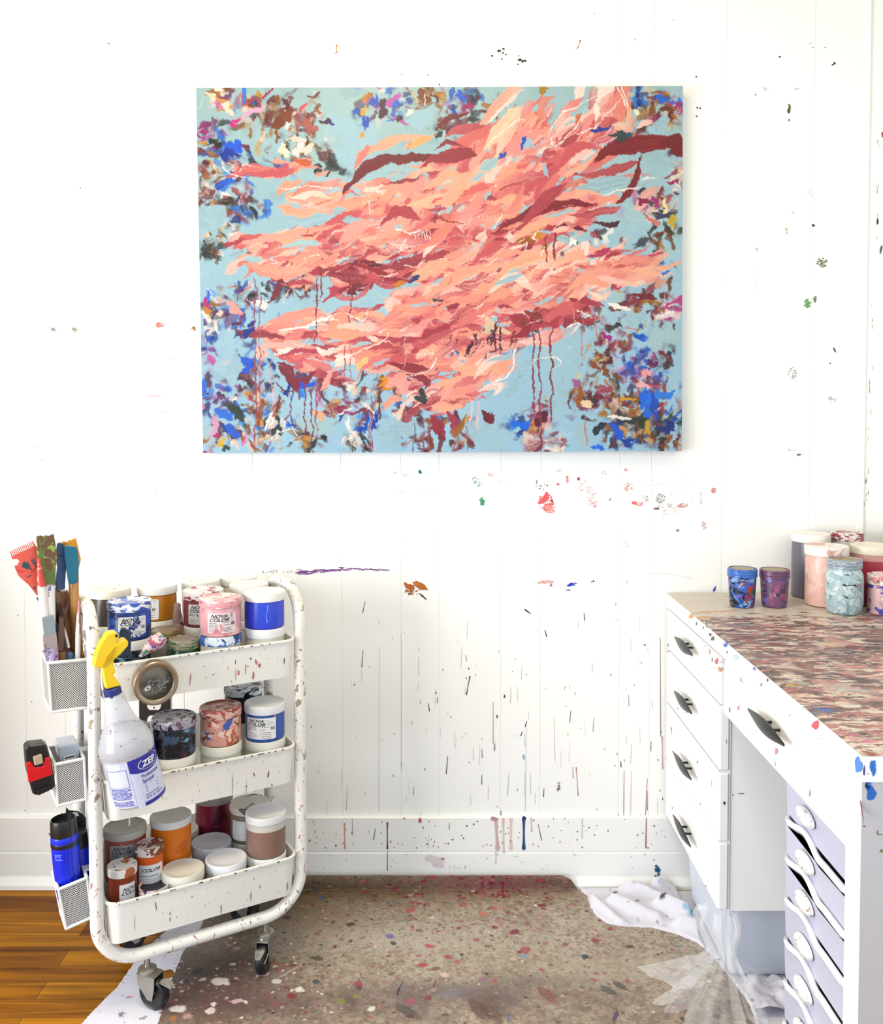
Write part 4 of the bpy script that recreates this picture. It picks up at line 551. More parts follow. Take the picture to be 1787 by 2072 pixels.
def nova(w, h, sub=None, sd=0):
    """two-column label: slanted two-line logo, small print, price block"""
    L = -w/2+.003; T = h/2; it = [('t', 'NOVA', L+.004, T-.0095, .0098, .35, .02, 1.25, 1), ('t', 'COLOR', L, T-.0175, .0098, .35, .02, 1.25, 1), ('b', -.0003, .0001, -h/2+.003, T-.003, 2)]
    it += lines(L, -.003, T-.0245, T-.021, 2, 1, .0009, sd)
    if sub: it.append(('t', sub, L, T-.0295, .0032, 0, .01, 1, 1))
    it += lines(L, -.003, -h/2+.003, T-.032, 5, 2, .0006, sd+1)+lines(.003, w/2-.003, T-.016, T-.005, 5, 2, .0006, sd+2)+barcode(w/2-.012, w/2-.003, T-.026, T-.019, sd)+lines(.003, w/2-.014, T-.025, T-.020, 2, 1, .0009, sd+3)+lines(.003, w/2-.004, -h/2+.003, T-.031, 4, 1, .0008, sd+4)
    return it
def jar(name, lab, x, y, zt, h, r, body, lid, lidh=.018, cat='paint jar', group=None, head=None, squat=True, rot=0.):
    t = thing(name, lab, cat, (x, y, zt-h), rot, group); b = h-lidh; n = 48
    pr = [(0, 0), (r*.90, 0), (r*.955, .0015), (r*.965, .006), (r*.965, b*.80), (r*.955, b*.9), (r*.945, b+.001)]
    ms = [0, 0, 0, 0, 1 if head else 0, 1 if head else 0]
    if head: pr[4] = (r*.965, b*head[1]); pr[5] = (r*.96, b*.97)
    G().lathe(pr, n, ms=ms).build('body', [body, head[0]] if head else body, t, smooth=40)
    G().lathe([(r*.955, b), (r*.995, b+.0006), (r, b+.0025), (r, h-.003), (r*.985, h-.0006), (r*.93, h), (r*.90, h-.0009), (r*.55, h-.0012), (0, h-.0012)], n).build('lid', lid, t, smooth=40)
    return t
def mason(name, lab, x, y, z, h, r, body, band, disc, group=None, straight=False):
    t = thing(name, lab, 'glass jar', (x, y, z), 0, group); n = 48; b = h-.016
    G().lathe([(0, .002), (r*.66, 0), (r*.78, .002), (r*.84, .010), (r*.87, .03), (r*.92, b*.80), (r*.93, b*.95), (r*.90, b), (r*.90, b+.004)] if straight else [(0, .002), (r*.72, 0), (r*.86, .002), (r*.93, .009), (r, .022), (r, b*.70), (r*.97, b*.82), (r*.86, b*.93), (r*.84, b), (r*.84, b+.004)], n).build('body', body, t, smooth=40)
    k = r*(1.0 if straight else .93); G().lathe([(k*.99, b-.003), (k, b-.001), (k*.975, b+.002), (k*1.01, b+.0045), (k*.975, b+.008), (k, b+.0105), (k*.98, h-.0025), (k*.95, h), (k*.86, h), (k*.85, h-.0015)], n).build('screw_band', band, t, smooth=40)
    G().lathe([(k*.87, h-.002), (k*.80, h-.0015), (k*.77, h-.0005), (k*.2, h-.0008), (0, h-.0008)], n).build('lid', disc, t, smooth=40); return t
# ------------------------------------------------------------------ desk
DX, DXB, DY0, DY1, DZ = .563, 1.085, -1.095, -.006, .757
dm = attr_mat('white desk paint', .35, .4, .04, 40); DW = hx('#fdfdff', .88)
t = thing('desk', 'white painted writing desk with a thickly paint-smeared top and black handles, against the right-hand side', 'desk', (DX, DY1, 0)); Li = inv(t)
K2 = .0016; dw, dh = int((DXB-DX)/K2)+1, int((DY1-DY0)/K2)+1
dp = Paint(dw, dh, '#e3d8ca')
def dd(px, py): p = on_z(px, py, DZ); return (p.x-DX)/K2, (DY1-p.y)/K2
yv = np.linspace(0, 1, dh)
for i in range(70): y = rng.random()*dh*.26; x = rng.random()*dw; L = rng.uniform(6, 40); dp.stroke([(x, y), (x+L, y+rng.normal(0, 3))], rng.uniform(1, 4), ['#5a4640', '#8a5a50', '#b09a8a', '#6a6a5a', '#c98a80'][rng.integers(5)], op=rng.uniform(.3, .9), dry=.6)
PD = ['#6b3a38', '#7a3f3f', '#8c4a48', '#b0686a', '#c98a86', '#d9a59c', '#e3c4b4', '#4a3a3c', '#3d3836', '#5c4a4c', '#8a6a6a', '#efe4d6', '#d8c8b4', '#7a7a82', '#5a3030', '#a0524a', '#54463c', '#cf7f80', '#8fa09e', '#e9ddcf']
for i in range(3000):
    y = dh*(.20+.80*rng.random()); f = y/dh
    if f < .34 and rng.random() > (f-.18)/.18: continue
    x = rng.random()*dw*1.1-dw*.05; L = 8+rng.exponential(24); c = PD[rng.integers(len(PD))]
    if abs(f-.52) < .08 and rng.random() < .6: c = ['#4f2f30', '#5c3a3c', '#6b3f42', '#3f3032'][rng.integers(4)]
    dp.stroke([(x-L/2, y+rng.normal(0, 1.5)), (x, y+rng.normal(0, 1.5)), (x+L/2, y+rng.normal(0, 4))], 2+rng.exponential(5), c, PD[rng.integers(len(PD))] if rng.random() < .3 else None, rng.uniform(.5, .95), rng.uniform(.3, .9), .05, soft=.3)
for i in range(1300):
    y = dh*(.24+.76*rng.random()); x = rng.random()*dw; L = rng.uniform(3, 18); dp.stroke([(x, y), (x+L, y+rng.normal(0, 2))], rng.uniform(1.5, 5), ['#efe6da', '#e0d0c0', '#d99a98', '#3a3230', '#b86a6c', '#c9b8a8'][rng.integers(6)], op=.9, dry=.4)
for pts, w, c in [([(1398,1250),(1440,1248)],9,'#d9982a'),([(1412,1238),(1500,1236)],10,'#d99a70'),([(1420,1262),(1480,1258)],14,'#8a7a70'),([(1590,1388),(1620,1384)],9,'#dda82f'),([(1640,1380),(1740,1385)],8,'#d99a8c'),([(1690,1375),(1740,1380)],14,'#e9dcd8'),([(1650,1432),(1700,1440)],10,'#3f5fa0'),([(1600,1340),(1640,1342)],7,'#7a4a40'),([(1700,1310),(1760,1312)],14,'#6b3a2c'),([(1672,1300),(1690,1312)],8,'#e8b090'),([(1610,1460),(1700,1470)],10,'#d08a86'),([(1680,1480),(1760,1490)],9,'#c97a80'),([(1740,1500),(1775,1500)],9,'#d06aa0'),([(1735,1530),(1770,1545)],9,'#2a4f8a'),([(1745,1520),(1787,1530)],10,'#9a5038'),([(1640,1430),(1690,1445)],7,'#3a68c8'),([(1690,1395),(1780,1400)],9,'#b9c9c6'),([(1460,1310),(1520,1300)],8,'#5a4a48'),([(1520,1300),(1600,1290)],9,'#4a3a4a'),([(1540,1320),(1580,1330)],7,'#efe6da'),([(1490,1320),(1500,1330)],7,'#2f52b8'),([(1580,1270),(1640,1275)],4,'#6a3f3a'),([(1500,1262),(1590,1255)],3,'#4a4038'),([(1570,1255),(1600,1257)],4,'#3f4a30'),([(1560,1252),(1590,1246)],3,'#6b3a48'),([(1510,1360),(1590,1352)],7,'#c77a78'),([(1600,1245),(1680,1250)],4,'#4a4644'),([(1700,1290),(1770,1288)],12,'#8a8088')]:
    dp.stroke([dd(*p) for p in pts], w, c, op=.9, dry=.6)
for i in range(330):
    y = dh*(.26+.74*rng.random()**1.0); dp.blob(rng.random()*dw, y, 4+rng.exponential(8), 1.5+rng.exponential(2.6), PD[rng.integers(len(PD))], rng.uniform(.5, .9), rng.normal(0, .15), .35, .5)
dp.warp(3.4, 12, 130); dp.warp(1.4, 4, 131)
seam = int(.5/K2)
top = grid_mesh('desktop', lambda a, b: (a*K2, -b*K2, np.full(a.shape, DZ)+np.where((a < 3) | (b > dh-4), -.0006, 0)), dp, .66, attr_mat('paint-smeared desktop', .4, .4, .25, 260), t)
def side(name, boxes, marks=(), bev=.0015, parent=t):
    g = G()
    for b in boxes: g.box(*b)
    g.c = [DW]*len(g.f)
    for pts, c in marks: g.add(pts, [list(range(len(pts)))], col=hx(c))
    return g.build(name, [dm], parent, Li)
def fm_(cx, cy, rx, ry, c, X=DX-.0008, ang=0): return ([on_x(a, b, X) for a, b in blobpts(cx, cy, rx, ry, 12, .4, ang)], c)
def ym_(cx, cy, rx, ry, c, Y): return ([on_y(a, b, Y) for a, b in blobpts(cx, cy, rx, ry, 12, .4)], c)
side('desktop_edge', [(DX, DXB, DY0, DY1, .721, DZ-.0012)], [fm_(1398,1247,4,5,'#e09a3a'),fm_(1430,1262,1.4,7,'#3a4038'),fm_(1437,1284,3,3,'#3f4a42'),fm_(1442,1292,4,4,'#4a5a50'),fm_(1468,1305,4,5,'#3f62d8'),fm_(1488,1330,5,7,'#b9dbe4'),fm_(1471,1320,1,3,'#2f3436'),fm_(1526,1353,3,4,'#7a80c0'),fm_(1553,1376,2,3,'#5a3040'),fm_(1650,1467,8,8,'#d0505e'),fm_(1737,1548,9,14,'#4a86ea'),fm_(1622,1430,4,4,'#cfe0da'),fm_(1409,1262,1.2,4,'#4a4644'),fm_(1423,1270,1.2,3,'#b05058'),fm_(1540,1385,2,3,'#7a8a86',ang=.7)]+
     [ym_(1767,1553,7,14,'#2f72c8',DY0-.0008),ym_(1749,1560,2,10,'#5a3a7a',DY0-.0008),ym_(1757,1566,1.2,1.2,'#444',DY0-.0008)])
FR = .021
drawers = [(.617, .716, .681, []), (.481, .614, .551, []), (.333, .476, .403, []), (.190, .330, .252, [])]
mk = [[fm_(1436,1318,1.2,6,'#e09a3a'),fm_(1441,1335,1,5,'#555'),fm_(1450,1338,3,7,'#d85a44'),fm_(1456,1354,3,5,'#e08a3a'),fm_(1458,1340,.8,2,'#555'),fm_(1352,1305,.8,4,'#555'),fm_(1352,1318,.8,2,'#333'),fm_(1427,1307,.9,1.2,'#444'),fm_(1398,1328,2,.6,'#aaa')],
      [fm_(1372,1410,.5,14,'#aaa'),fm_(1388,1441,2.4,.9,'#c9a0a6'),fm_(1364,1403,.8,1.6,'#aaa'),fm_(1371,1434,.7,4,'#e3b5bb')],
      [fm_(1358,1475,.7,4,'#444'),fm_(1359,1482,.6,2,'#333'),fm_(1361,1521,1.6,1.4,'#7a4a4a'),fm_(1369,1534,.9,.9,'#444'),fm_(1390,1565,2,.7,'#333',ang=.8),fm_(1411,1542,1,3,'#9a90c0'),fm_(1440,1585,.5,6,'#aaa')],
      [fm_(1360,1635,.8,2,'#888'),fm_(1417,1627,.7,2,'#777',ang=.5),fm_(1370,1660,3,.7,'#e3b5bb',ang=.8),fm_(1428,1793,.7,2,'#a05a5a'),fm_(1435,1640,1.4,.8,'#bbb')]]
hm = mat('black pull', '#1d1d20', .3, .4)
def handle(parent, y, z, L=.155):
    g = G(); n = 14; X0 = DX-.017
    pth = [Vector((X0-.002*math.sin(PI*i/n), y+L/2-L*i/n, z)) for i in range(n+1)]; rr = [.0028+.0105*math.sin(PI*i/n)**1.15 for i in range(n+1)]
    o = len(g.v); g.tube([(0, p.y, 0) for p in pth], rr, 10)
    g.v = [(pth[min(n, k//10)].x+(vx)*.35, vy, z+vz) for k, (vx, vy, vz) in enumerate(g.v[:10*(n+1)])]
    for s in (-1, 1): g.tube([(X0, y+s*L*.10, z), (DX-.006, y+s*L*.11, z), (DX+.001, y+s*L*.11, z)], [.003, .0025, .003], 8)
    return g.build('handle', hm, parent, Li, smooth=50)
for k, (z0, z1, hz, _) in enumerate(drawers):
    d = side('drawer', [(DX, DX+FR, -.460, -.012, z0, z1)], mk[k]); d.modifiers.new('b', 'BEVEL').width = .003; handle(d, -.235, hz)
side('pedestal', [(DX+FR+.003, DXB, -.455, -.43, .186, .720), (DX+FR+.003, DXB, -.03, -.012, .186, .720), (DX+FR+.004, DXB-.016, -.4299, -.0301, .187, .204), (DXB-.015, DXB-.0005, -.4299, -.0301, .187, .7195), (DX+FR+.0035, DXB-.016, -.4295, -.0305, .476, .482), (DX+.004, DX+FR+.003, -.457, -.4565, .19, .72)],
     [ym_(1500,1606,7,1,'#55607a',-.4558),ym_(1483,1609,1.4,1.2,'#444',-.4558),ym_(1466,1625,2,4,'#2a2a35',-.4608),ym_(1470,1500,.6,6,'#777',-.4608)])
d = side('drawer', [(DX+.0005, DX+FR, -1.05, -.480, .606, .718)], [fm_(1476,1436,1.4,5,'#c9505e'),fm_(1494,1432,1,6,'#c86a74',ang=.2),fm_(1499,1375,.6,8,'#777'),fm_(1504,1380,.9,1.2,'#444'),fm_(1570,1520,2.4,8,'#e0a0a8'),fm_(1638,1605,1.6,7,'#b59aa8'),fm_(1568,1545,.6,8,'#bbb'),fm_(1662,1495,1,1.4,'#888'),fm_(1598,1447,.8,2,'#666')]); d.modifiers.new('b', 'BEVEL').width = .004; handle(d, -.77, .683, .175)
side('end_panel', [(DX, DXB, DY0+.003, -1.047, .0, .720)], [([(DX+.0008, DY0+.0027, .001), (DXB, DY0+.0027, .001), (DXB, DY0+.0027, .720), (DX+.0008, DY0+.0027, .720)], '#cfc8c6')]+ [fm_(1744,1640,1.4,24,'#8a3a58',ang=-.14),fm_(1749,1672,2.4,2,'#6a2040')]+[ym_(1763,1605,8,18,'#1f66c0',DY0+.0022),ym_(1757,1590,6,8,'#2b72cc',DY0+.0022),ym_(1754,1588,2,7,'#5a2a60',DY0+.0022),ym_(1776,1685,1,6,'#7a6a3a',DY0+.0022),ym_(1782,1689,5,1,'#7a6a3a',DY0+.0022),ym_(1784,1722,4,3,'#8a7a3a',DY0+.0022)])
# storage tower
fl = mat('frosted drawer plastic', '#c6cae2', .35, alpha=1.); fl.node_tree.nodes['Principled BSDF'].inputs['Subsurface Weight'].default_value = 0
wp2 = mat('white tower plastic', '#fafaff', .35); grimy = splat('grimy white handle', '#f1f0f2', [('#a99a8a', 40, .64, 1), ('#7a8a7a', 60, .68, 1), ('#a05a64', 55, .70, 1)], .4, 9); blk = mat('painted gap shade', '#19161c', .8)
SX, SY0, SY1 = .602, -.985, -.728
t2 = thing('storage_drawers', 'tower of shallow frosted plastic drawers with white oval grips under the desk', 'drawer unit', (SX, SY1, 0)); Ls = inv(t2)
g = G()
for y in (SY0-.006, SY1): g.box(SX+.003, SX+.36, y, y+.006, 0, .592)
g.box(SX+.003, SX+.36, SY0-.006, SY1+.006, .590, .597); g.box(SX+.35, SX+.36, SY0, SY1, 0, .59); g.box(SX+.003, SX+.36, SY0, SY1, 0, .012); g.build('frame', wp2, t2, Ls, bevel=.002)
def wave(y, k): u = (y-(-.815))/.045; return .016*math.exp(-u*u)-.004*math.exp(-((y+.87)/.02)**2)
for k, z1 in enumerate([.588, .512, .443, .370, .296, .222, .148, .074]):
    z0 = z1-.073; g = G(); n = 44; top_, bot = [], []
    for i in range(n+1):
        y = SY0+(SY1-SY0)*i/n; top_.append(Vector((SX, y, z1-.0015+wave(y, k)*.8))); bot.append(Vector((SX, y, z0)))
    m_ = 6
    for i in range(n):
        for j in range(m_):
            f = lambda q_, w_: bot[q_].lerp(top_[q_], w_/m_)+Vector((.004*math.sin(PI*w_/m_)*0-.003*(w_/m_), 0, 0)); g.add([f(i, j), f(i, j+1), f(i+1, j+1), f(i+1, j)], [(0, 1, 2, 3)])
    g.box(SX+.002, SX+.33, SY0+.004, SY0+.006, z0, z1-.02); g.box(SX+.002, SX+.33, SY1-.006, SY1-.004, z0, z1-.02); g.box(SX+.002, SX+.33, SY0+.004, SY1-.004, z0, z0+.002)
    d = g.build('drawer', fl, t2, Ls, smooth=60)
    g = G(); P = []
    for i in range(n+1): y = SY0+(SY1-.004-SY0)*i/n; P.append((SX-.004, y, z1-.008+wave(y, k)))
    g.tube(P, [.0018+.0034*min(1, i/4, (n-i)/4) for i in range(n+1)], 8); g.v = [(SX-.006+(v[0]-SX+.006)*1.1, v[1], v[2]) for v in g.v]; g.build('lip', wp2, d, Ls, smooth=60)
    g = G(); M = Matrix.Translation((SX-.004, -.822, z1-.038)) @ Matrix.Rotation(R(-90), 4, 'Y') @ Matrix.Diagonal((.0145, .034, .010, 1))
    g.lathe([(1, 0), (.98, .35), (.85, .75), (.5, 1), (0, 1.05)], 32, M=M); g.build('grip', grimy, d, Ls, smooth=60)
    if k in (1, 2): g = G(); g.prism([(SX-.0035, SY0+.004+.24*i/20, z1-.017+wave(SY0+.24*i/20, k)-.004*math.sin(PI*i/20)) for i in range(21)]+[(SX-.0035, SY0+.244-.24*i/20, z1-.018+wave(SY0+.24-.24*i/20, k)) for i in range(21)], (.003, 0, 0)); g.build('gap_shade', blk, d, Ls)  # solid dark strip paints the shade of a gap under the lip
# bin and clear wrap under the pedestal
bl_ = mat('milky blue plastic', '#e4ecfa', .3); t3 = thing('plastic_bin', 'milky blue plastic storage bin on the floor under the desk pedestal', 'bin', (.72, -.3, .0))
x0, x1, y0, y1 = .598, .98, -.405, -.08
g = G(); q0 = [(x0+.012, y0+.012), (x1-.012, y0+.012), (x1-.012, y1-.012), (x0+.012, y1-.012)]; q1 = [(x0, y0), (x1, y0), (x1, y1), (x0, y1)]
g.add([(a, b, .008) for a, b in q0]+[(a, b, .166) for a, b in q1], [(3, 2, 1, 0), (0, 1, 5, 4), (1, 2, 6, 5), (2, 3, 7, 6), (3, 0, 4, 7)]); g.build('tub', bl_, t3, inv(t3), bevel=.012, seg=3)
g = G().box(x0-.006, x1+.006, y0-.006, y1+.006, .164, .176); g.build('lid', mat('bin lid', '#b4c0d8', .3), t3, inv(t3), bevel=.004)
film = bpy.data.materials.new('clear film'); film.use_nodes = True; nt = film.node_tree; n, L = nt.nodes, nt.links; bs = n['Principled BSDF']; bs.inputs['Base Color'].default_value = (.9, .91, .96, 1); bs.inputs['Roughness'].default_value = .12
tr = n.new('ShaderNodeBsdfTransparent'); mxs = n.new('ShaderNodeMixShader'); mxs.inputs[0].default_value = .20; L.new(tr.outputs[0], mxs.inputs[1]); L.new(bs.outputs[0], mxs.inputs[2]); L.new(mxs.outputs[0], n['Material Output'].inputs['Surface'])
tr.inputs[0].default_value = (1, 1, 1, 1)
def film_sheet(seed):
    g = G(); n, m = 64, 26; r = random.Random(seed); ph = [r.uniform(0, 6.3) for _ in range(6)]; base = Vector((.585, -.432, 0))
    for j in range(m+1):
        t_ = j/m; z = .176*(1-t_)**1.0; z = max(z, .0)
        for i in range(n+1):
            a = R(150)+R(205)*i/n; neck = .030+.022*math.exp(-((t_-.15)/.2)**2)
            spread = neck if t_ < .55 else neck+(t_-.55)**1.25*.34*(1+.3*math.sin(3*a+ph[0])+.15*math.sin(7*a+ph[5]))
            rad = spread*(1+.16*math.sin(9*a+ph[1]+2*t_)+.10*math.sin(17*a+ph[2])+.07*math.sin(29*a+ph[3]-4*t_)); zz = z*.98+.009+.012*math.sin(11*a+ph[4]+5*t_)*(t_ > .5)*t_*(1-t_)*3+(.006*abs(math.sin(13*a+ph[5])) if t_ > .7 else 0)
            g.v.append((base.x+rad*math.cos(a)*(1 if math.cos(a) < 0 else .55), base.y+rad*math.sin(a)*.85-.02*t_, zz))
    for j in range(m):
        for i in range(n): k = j*(n+1)+i; g.f.append([k, k+1, k+n+2, k+n+1]); g.m.append(0); g.c.append(None)
    return g
o = film_sheet(4).build('plastic_wrap', film, smooth=70); tag(o, 'gathered clear plastic wrap spilling onto the mat at the desk pedestal foot', 'plastic wrap')
# ------------------------------------------------------------------ jars on the desk
gold = mat('tarnished gold lid', '#a08a5c', .35, .6)
mason('glass_jar', 'small glass jar smeared with bright blue paint, leftmost on the desk', .702, -.166, DZ, .091, .0345, splat('blue smears', '#2f66c8', [('#7fb0e6', 26, .52, 1), ('#15162f', 24, .55, 1.3), ('#7a3a80', 22, .59, 1), ('#a83a30', 24, .62, 1), ('#3f5a5a', 20, .63, 1)], .3, 1), splat('blue band', '#3a70c8', [('#7a3040', 20, .64, 1), ('#274a8a', 40, .56, 1)], .35, 4), gold, 'smeared glass jars on the desk', True)
mason('glass_jar', 'small glass jar smeared with plum purple paint, beside the bright blue one', .778, -.166, DZ, .0885, .0350, splat('plum smears', '#7d5078', [('#5a3f62', 24, .53, 1), ('#b08aae', 40, .63, 1), ('#5a5fa8', 26, .59, 1), ('#a05a7a', 30, .59, 1), ('#2f2440', 26, .62, 1.4)], .3, 5), splat('plum band', '#6a4266', [('#8d6a8a', 40, .6, 1)], .3, 6), gold, 'smeared glass jars on the desk', True)
mason('glass_jar', 'taller glass jar coated in pale grey-blue paint in front of the pink tub', .914, -.232, DZ, .124, .0410, splat('pale blue smears', '#a9c3cb', [('#cfdfe2', 30, .53, 1), ('#86a9b6', 36, .58, 1), ('#24324a', 26, .645, 1.6), ('#b08a9a', 30, .66, 1)], .35, 7), splat('pale blue band', '#8d9db0', [('#c3ccd4', 50, .56, 3)], .35, 8), gold, 'smeared glass jars on the desk')
jar('paint_tub', 'large dark mauve-grey tub with a white lid at the back left of the tub cluster', .908, -.052, .915, .157, .046, mat('mauve grey paint', '#6c6878', .3), splat('white lid with maroon drips', '#f4f1ec', [('#5a2a30', 24, .70, 1)], .4, 11), .020, 'paint tub', 'large tubs on the desk')
j = jar('paint_tub', 'large peach-pink tub with a pink-smeared white lid and a barcode label', .908, -.147, .899, .141, .0495, splat('peach tub', '#e8b8aa', [('#f0ccc0', 9, .56, .6), ('#dca090', 14, .66, .5)], .3, 12), splat('white lid smeared pink', '#f4eeea', [('#dcaea4', 12, .56, 2), ('#c99a90', 30, .64, 1)], .4, 13), .022, 'paint tub', 'large tubs on the desk')
label(j, .0495*.965, R(-62), .068, .028, .055, [('t', 'A', -.008, .012, .012, .3, .03, 1.3, 1)]+barcode(-.011, -.001, -.024, -.006, 5)+lines(-.011, .010, .0, .008, 3, 2))
jar('paint_tub', 'large crimson tub with a clean cream lid at the right edge of the desk', 1.020, -.137, .899, .141, .0495, mat('crimson paint', '#b5364e', .3), mat('cream lid', '#efe9d6', .4), .020, 'paint tub', 'large tubs on the desk', head=(mat('pink head', '#d8a09a', .35), .88))
jar('paint_tub', 'large tub with a dark red smeared lid at the back of the tub cluster', 1.001, -.046, .917, .159, .039, mat('white tub', '#e6e2de', .35), splat('red smeared lid', '#efe6e2', [('#a8485a', 22, .50, 3), ('#5a1f2c', 30, .60, 3)], .4, 15), .020, 'paint tub', 'large tubs on the desk')
jar('paint_jar', 'small jar streaked purple, white and red at the right edge of the desk', 1.003, -.236, .846, .089, .0365, splat('many coloured jar', '#d8b0b4', [('#4a48a0', 20, .56, 1), ('#f0e4dc', 18, .62, 1.5), ('#d08a6a', 24, .66, 1), ('#b03a50', 26, .67, 1)], .35, 17), splat('pink lid', '#f2e6e2', [('#d08a8a', 22, .54, 1), ('#5a2a38', 34, .64, 1)], .4, 18), .022, group='smeared glass jars on the desk')
# ------------------------------------------------------------------ rolling cart
CM = Matrix.Translation(CA) @ Matrix.Rotation(CANG, 4, 'Z')
cart = thing('rolling_cart', 'white three-tier metal utility cart splattered with paint, tubular frame on black casters', 'cart', tuple(CA), CANG)
cw = splat('white cart enamel', '#f3efe6', [('#5a4a44', 60, .735, .25), ('#b0666c', 34, .755, .35)], .32, 21, .1)
cwf = splat('splattered frame enamel', '#f8f5ee', [('#d9c3bb', 36, .64, .5), ('#b86a78', 50, .665, .5), ('#4a4038', 70, .685, .5), ('#8a6a90', 44, .70, .6)], .35, 22, .15)
cwh = splat('heavily splattered handle enamel', '#f7f2ea', [('#a3957a', 34, .615, .8), ('#a0606a', 50, .67, .5), ('#3a302a', 70, .68, .5), ('#b9b0c4', 40, .69, 1)], .4, 23, .2)
UL, UR, VB = -.102, .329, .200
def cpt(u, v, z): return (u, v, z)
for v in (0, VB):   # lower U frames
    rc_ = .085; zb = .112; p = [(UL, v, .445), (UL, v, zb+rc_)]+[tuple(q_) for q_ in arc((UL+rc_, v, zb+rc_), rc_, 180, 270, 10, (1, 0, 0), (0, 0, 1))]+[tuple(q_) for q_ in arc((UR-rc_, v, zb+rc_), rc_, 270, 360, 10, (1, 0, 0), (0, 0, 1))]+[(UR, v, .445)]
    G().tube(p, .0134, 16).build('lower_frame', cwf, cart, smooth=50)
for u in (UL, UR):  # upper handles
    r_ = .078; zt = .826; p = [(u, 0, .44), (u, 0, zt-r_)]+[tuple(q_) for q_ in arc((u, r_, zt-r_), r_, 180, 90, 9, (0, 1, 0), (0, 0, 1))]+[tuple(q_) for q_ in arc((u, VB-r_, zt-r_), r_, 90, 0, 9, (0, 1, 0), (0, 0, 1))]+[(u, VB, .44)]
    G().tube(p, .0125, 16).build('handle', cwh, cart, smooth=50)
U0, U1, V0, V1 = -.086, .313, -.022, .300
def rrect(u0, u1, v0, v1, r, n=6):
    P = []
    for (cx, cy, a0) in ((u1-r, v0+r, -90), (u1-r, v1-r, 0), (u0+r, v1-r, 90), (u0+r, v0+r, 180)):
        P += [(cx+r*math.cos(R(a0+90*i/n)), cy+r*math.sin(R(a0+90*i/n))) for i in range(n+1)]
    return P
TR = [(.722, .640), (.487, .405), (.2425, .155)]
tmarks = {0: [(484,1362,2,5,'#c06a6e',0),(498,1355,1,12,'#c98a8c',0),(514,1368,2,9,'#c4747a',.1),(519,1340,2,6,'#c96a74',-.2),(526,1347,2.4,5,'#c0606c',0),(386,1375,1,14,'#a85a60',.1),(477,1340,.8,5,'#444',0),(508,1333,1.4,2.4,'#333',-.6),(576,1338,1,7,'#4a3a38',0),(462,1352,.8,2,'#777',0),(432,1366,.8,2,'#555',0),(502,1349,2,1.4,'#c07078',0),(478,1365,.7,14,'#b9a9a4',0)],
          1: [(544,1568,1.4,7,'#7a2a38',.1),(515,1568,1.2,4,'#8a3a44',-.3),(566,1564,.9,1,'#444',0),(500,1593,1,3,'#333',0),(552,1590,1,3,'#333',0),(424,1622,.8,2.4,'#333',0),(462,1558,.8,1,'#555',0),(500,1600,.6,20,'#a9a4a0',0),(472,1590,.7,24,'#9a9590',0),(253,1640,1,1,'#444',0),(330,1615,.8,4,'#999',0),(263,1665,1.6,10,'#d6d2d0',0)],
          2: [(316,1834,1,9,'#6a2a34',-.12),(345,1850,1,3,'#333',0),(345,1862,.8,5,'#333',0),(449,1843,.8,12,'#555',0),(509,1815,.8,10,'#555',0),(527,1795,.9,5,'#888',0),(583,1795,1.4,9,'#c9808a',0),(389,1815,.9,2,'#444',0),(273,1870,.7,18,'#aaa6a0',0),(236,1827,2,2,'#222',0),(584,1737,1.4,1.6,'#222',0),(578,1739,1.2,1.4,'#222',0)]}
ec = attr_mat('cart enamel marked', .32, .45)
CEN = hx('#f4f1e9', .84)
for k, (zr, zb) in enumerate(TR):
    g = G(); O_ = rrect(U0, U1, V0, V1, .026); I_ = rrect(U0+.0022, U1-.0022, V0+.0022, V1-.0022, .024); B_ = rrect(U0+.006, U1-.006, V0+.006, V1-.006, .022); BI = rrect(U0+.008, U1-.008, V0+.008, V1-.008, .020); n = len(O_)
    RO = rrect(U0-.0035, U1+.0035, V0-.0035, V1+.0035, .029)
    loops = [(B_, zb), (O_, zr-.005), (RO, zr-.004), (RO, zr-.0005), (O_, zr+.0008), (I_, zr), (BI, zb+.002)]
    for P, z in loops: g.v += [(a, b, z) for a, b in P]
    for q_ in range(len(loops)-1):
        for i in range(n): j = (i+1) % n; g.f.append([q_*n+i, q_*n+j, (q_+1)*n+j, (q_+1)*n+i]); g.m.append(0); g.c.append(CEN)
    g.f += [list(range(n))[::-1], list(range(6*n, 7*n))]; g.m += [0, 0]; g.c += [CEN, CEN]
    for (px, py, rx, ry, c, an) in tmarks[k]:
        P = []
        for a, b in blobpts(px, py, rx, ry, 10, .3, an):
            u, v, z = uvz(on_v(a, b, V0)); P.append((u, V0+.006*(1-(z-zb)/(zr-zb))-.0008, z))
        g.add(P, [list(range(len(P)))], col=hx(c))
    rs = random.Random(k)
    for _ in range(34):
        u, z = rs.uniform(U0+.03, U1-.03), rs.uniform(zb+.008, zr-.008); v = V0+.006*(1-(z-zb)/(zr-zb))-.0007; a, b = rs.uniform(.0004, .0009), rs.uniform(.0006, .0026); g.add([(u-a, v, z), (u, v, z-b), (u+a, v, z), (u, v, z+b)], [(0, 1, 2, 3)], col=hx(rs.choice(['#6a625c', '#a9a29a', '#4a4440', '#b98a8c'])))
    for _ in range(18):
        u = rs.uniform(U0+.02, U1-.02); a = rs.uniform(.001, .004); g.add([(u-a, V0-.0036, zr-.0035), (u+a, V0-.0036, zr-.0035), (u+a*.6, V0-.0036, zr-.0005), (u-a*.6, V0-.0036, zr-.0008)], [(0, 1, 2, 3)], col=hx(rs.choice(['#3a3432', '#6a5a54', '#9a8a84', '#b07a7a'])))
    g.build('tray', [ec], cart, smooth=35)
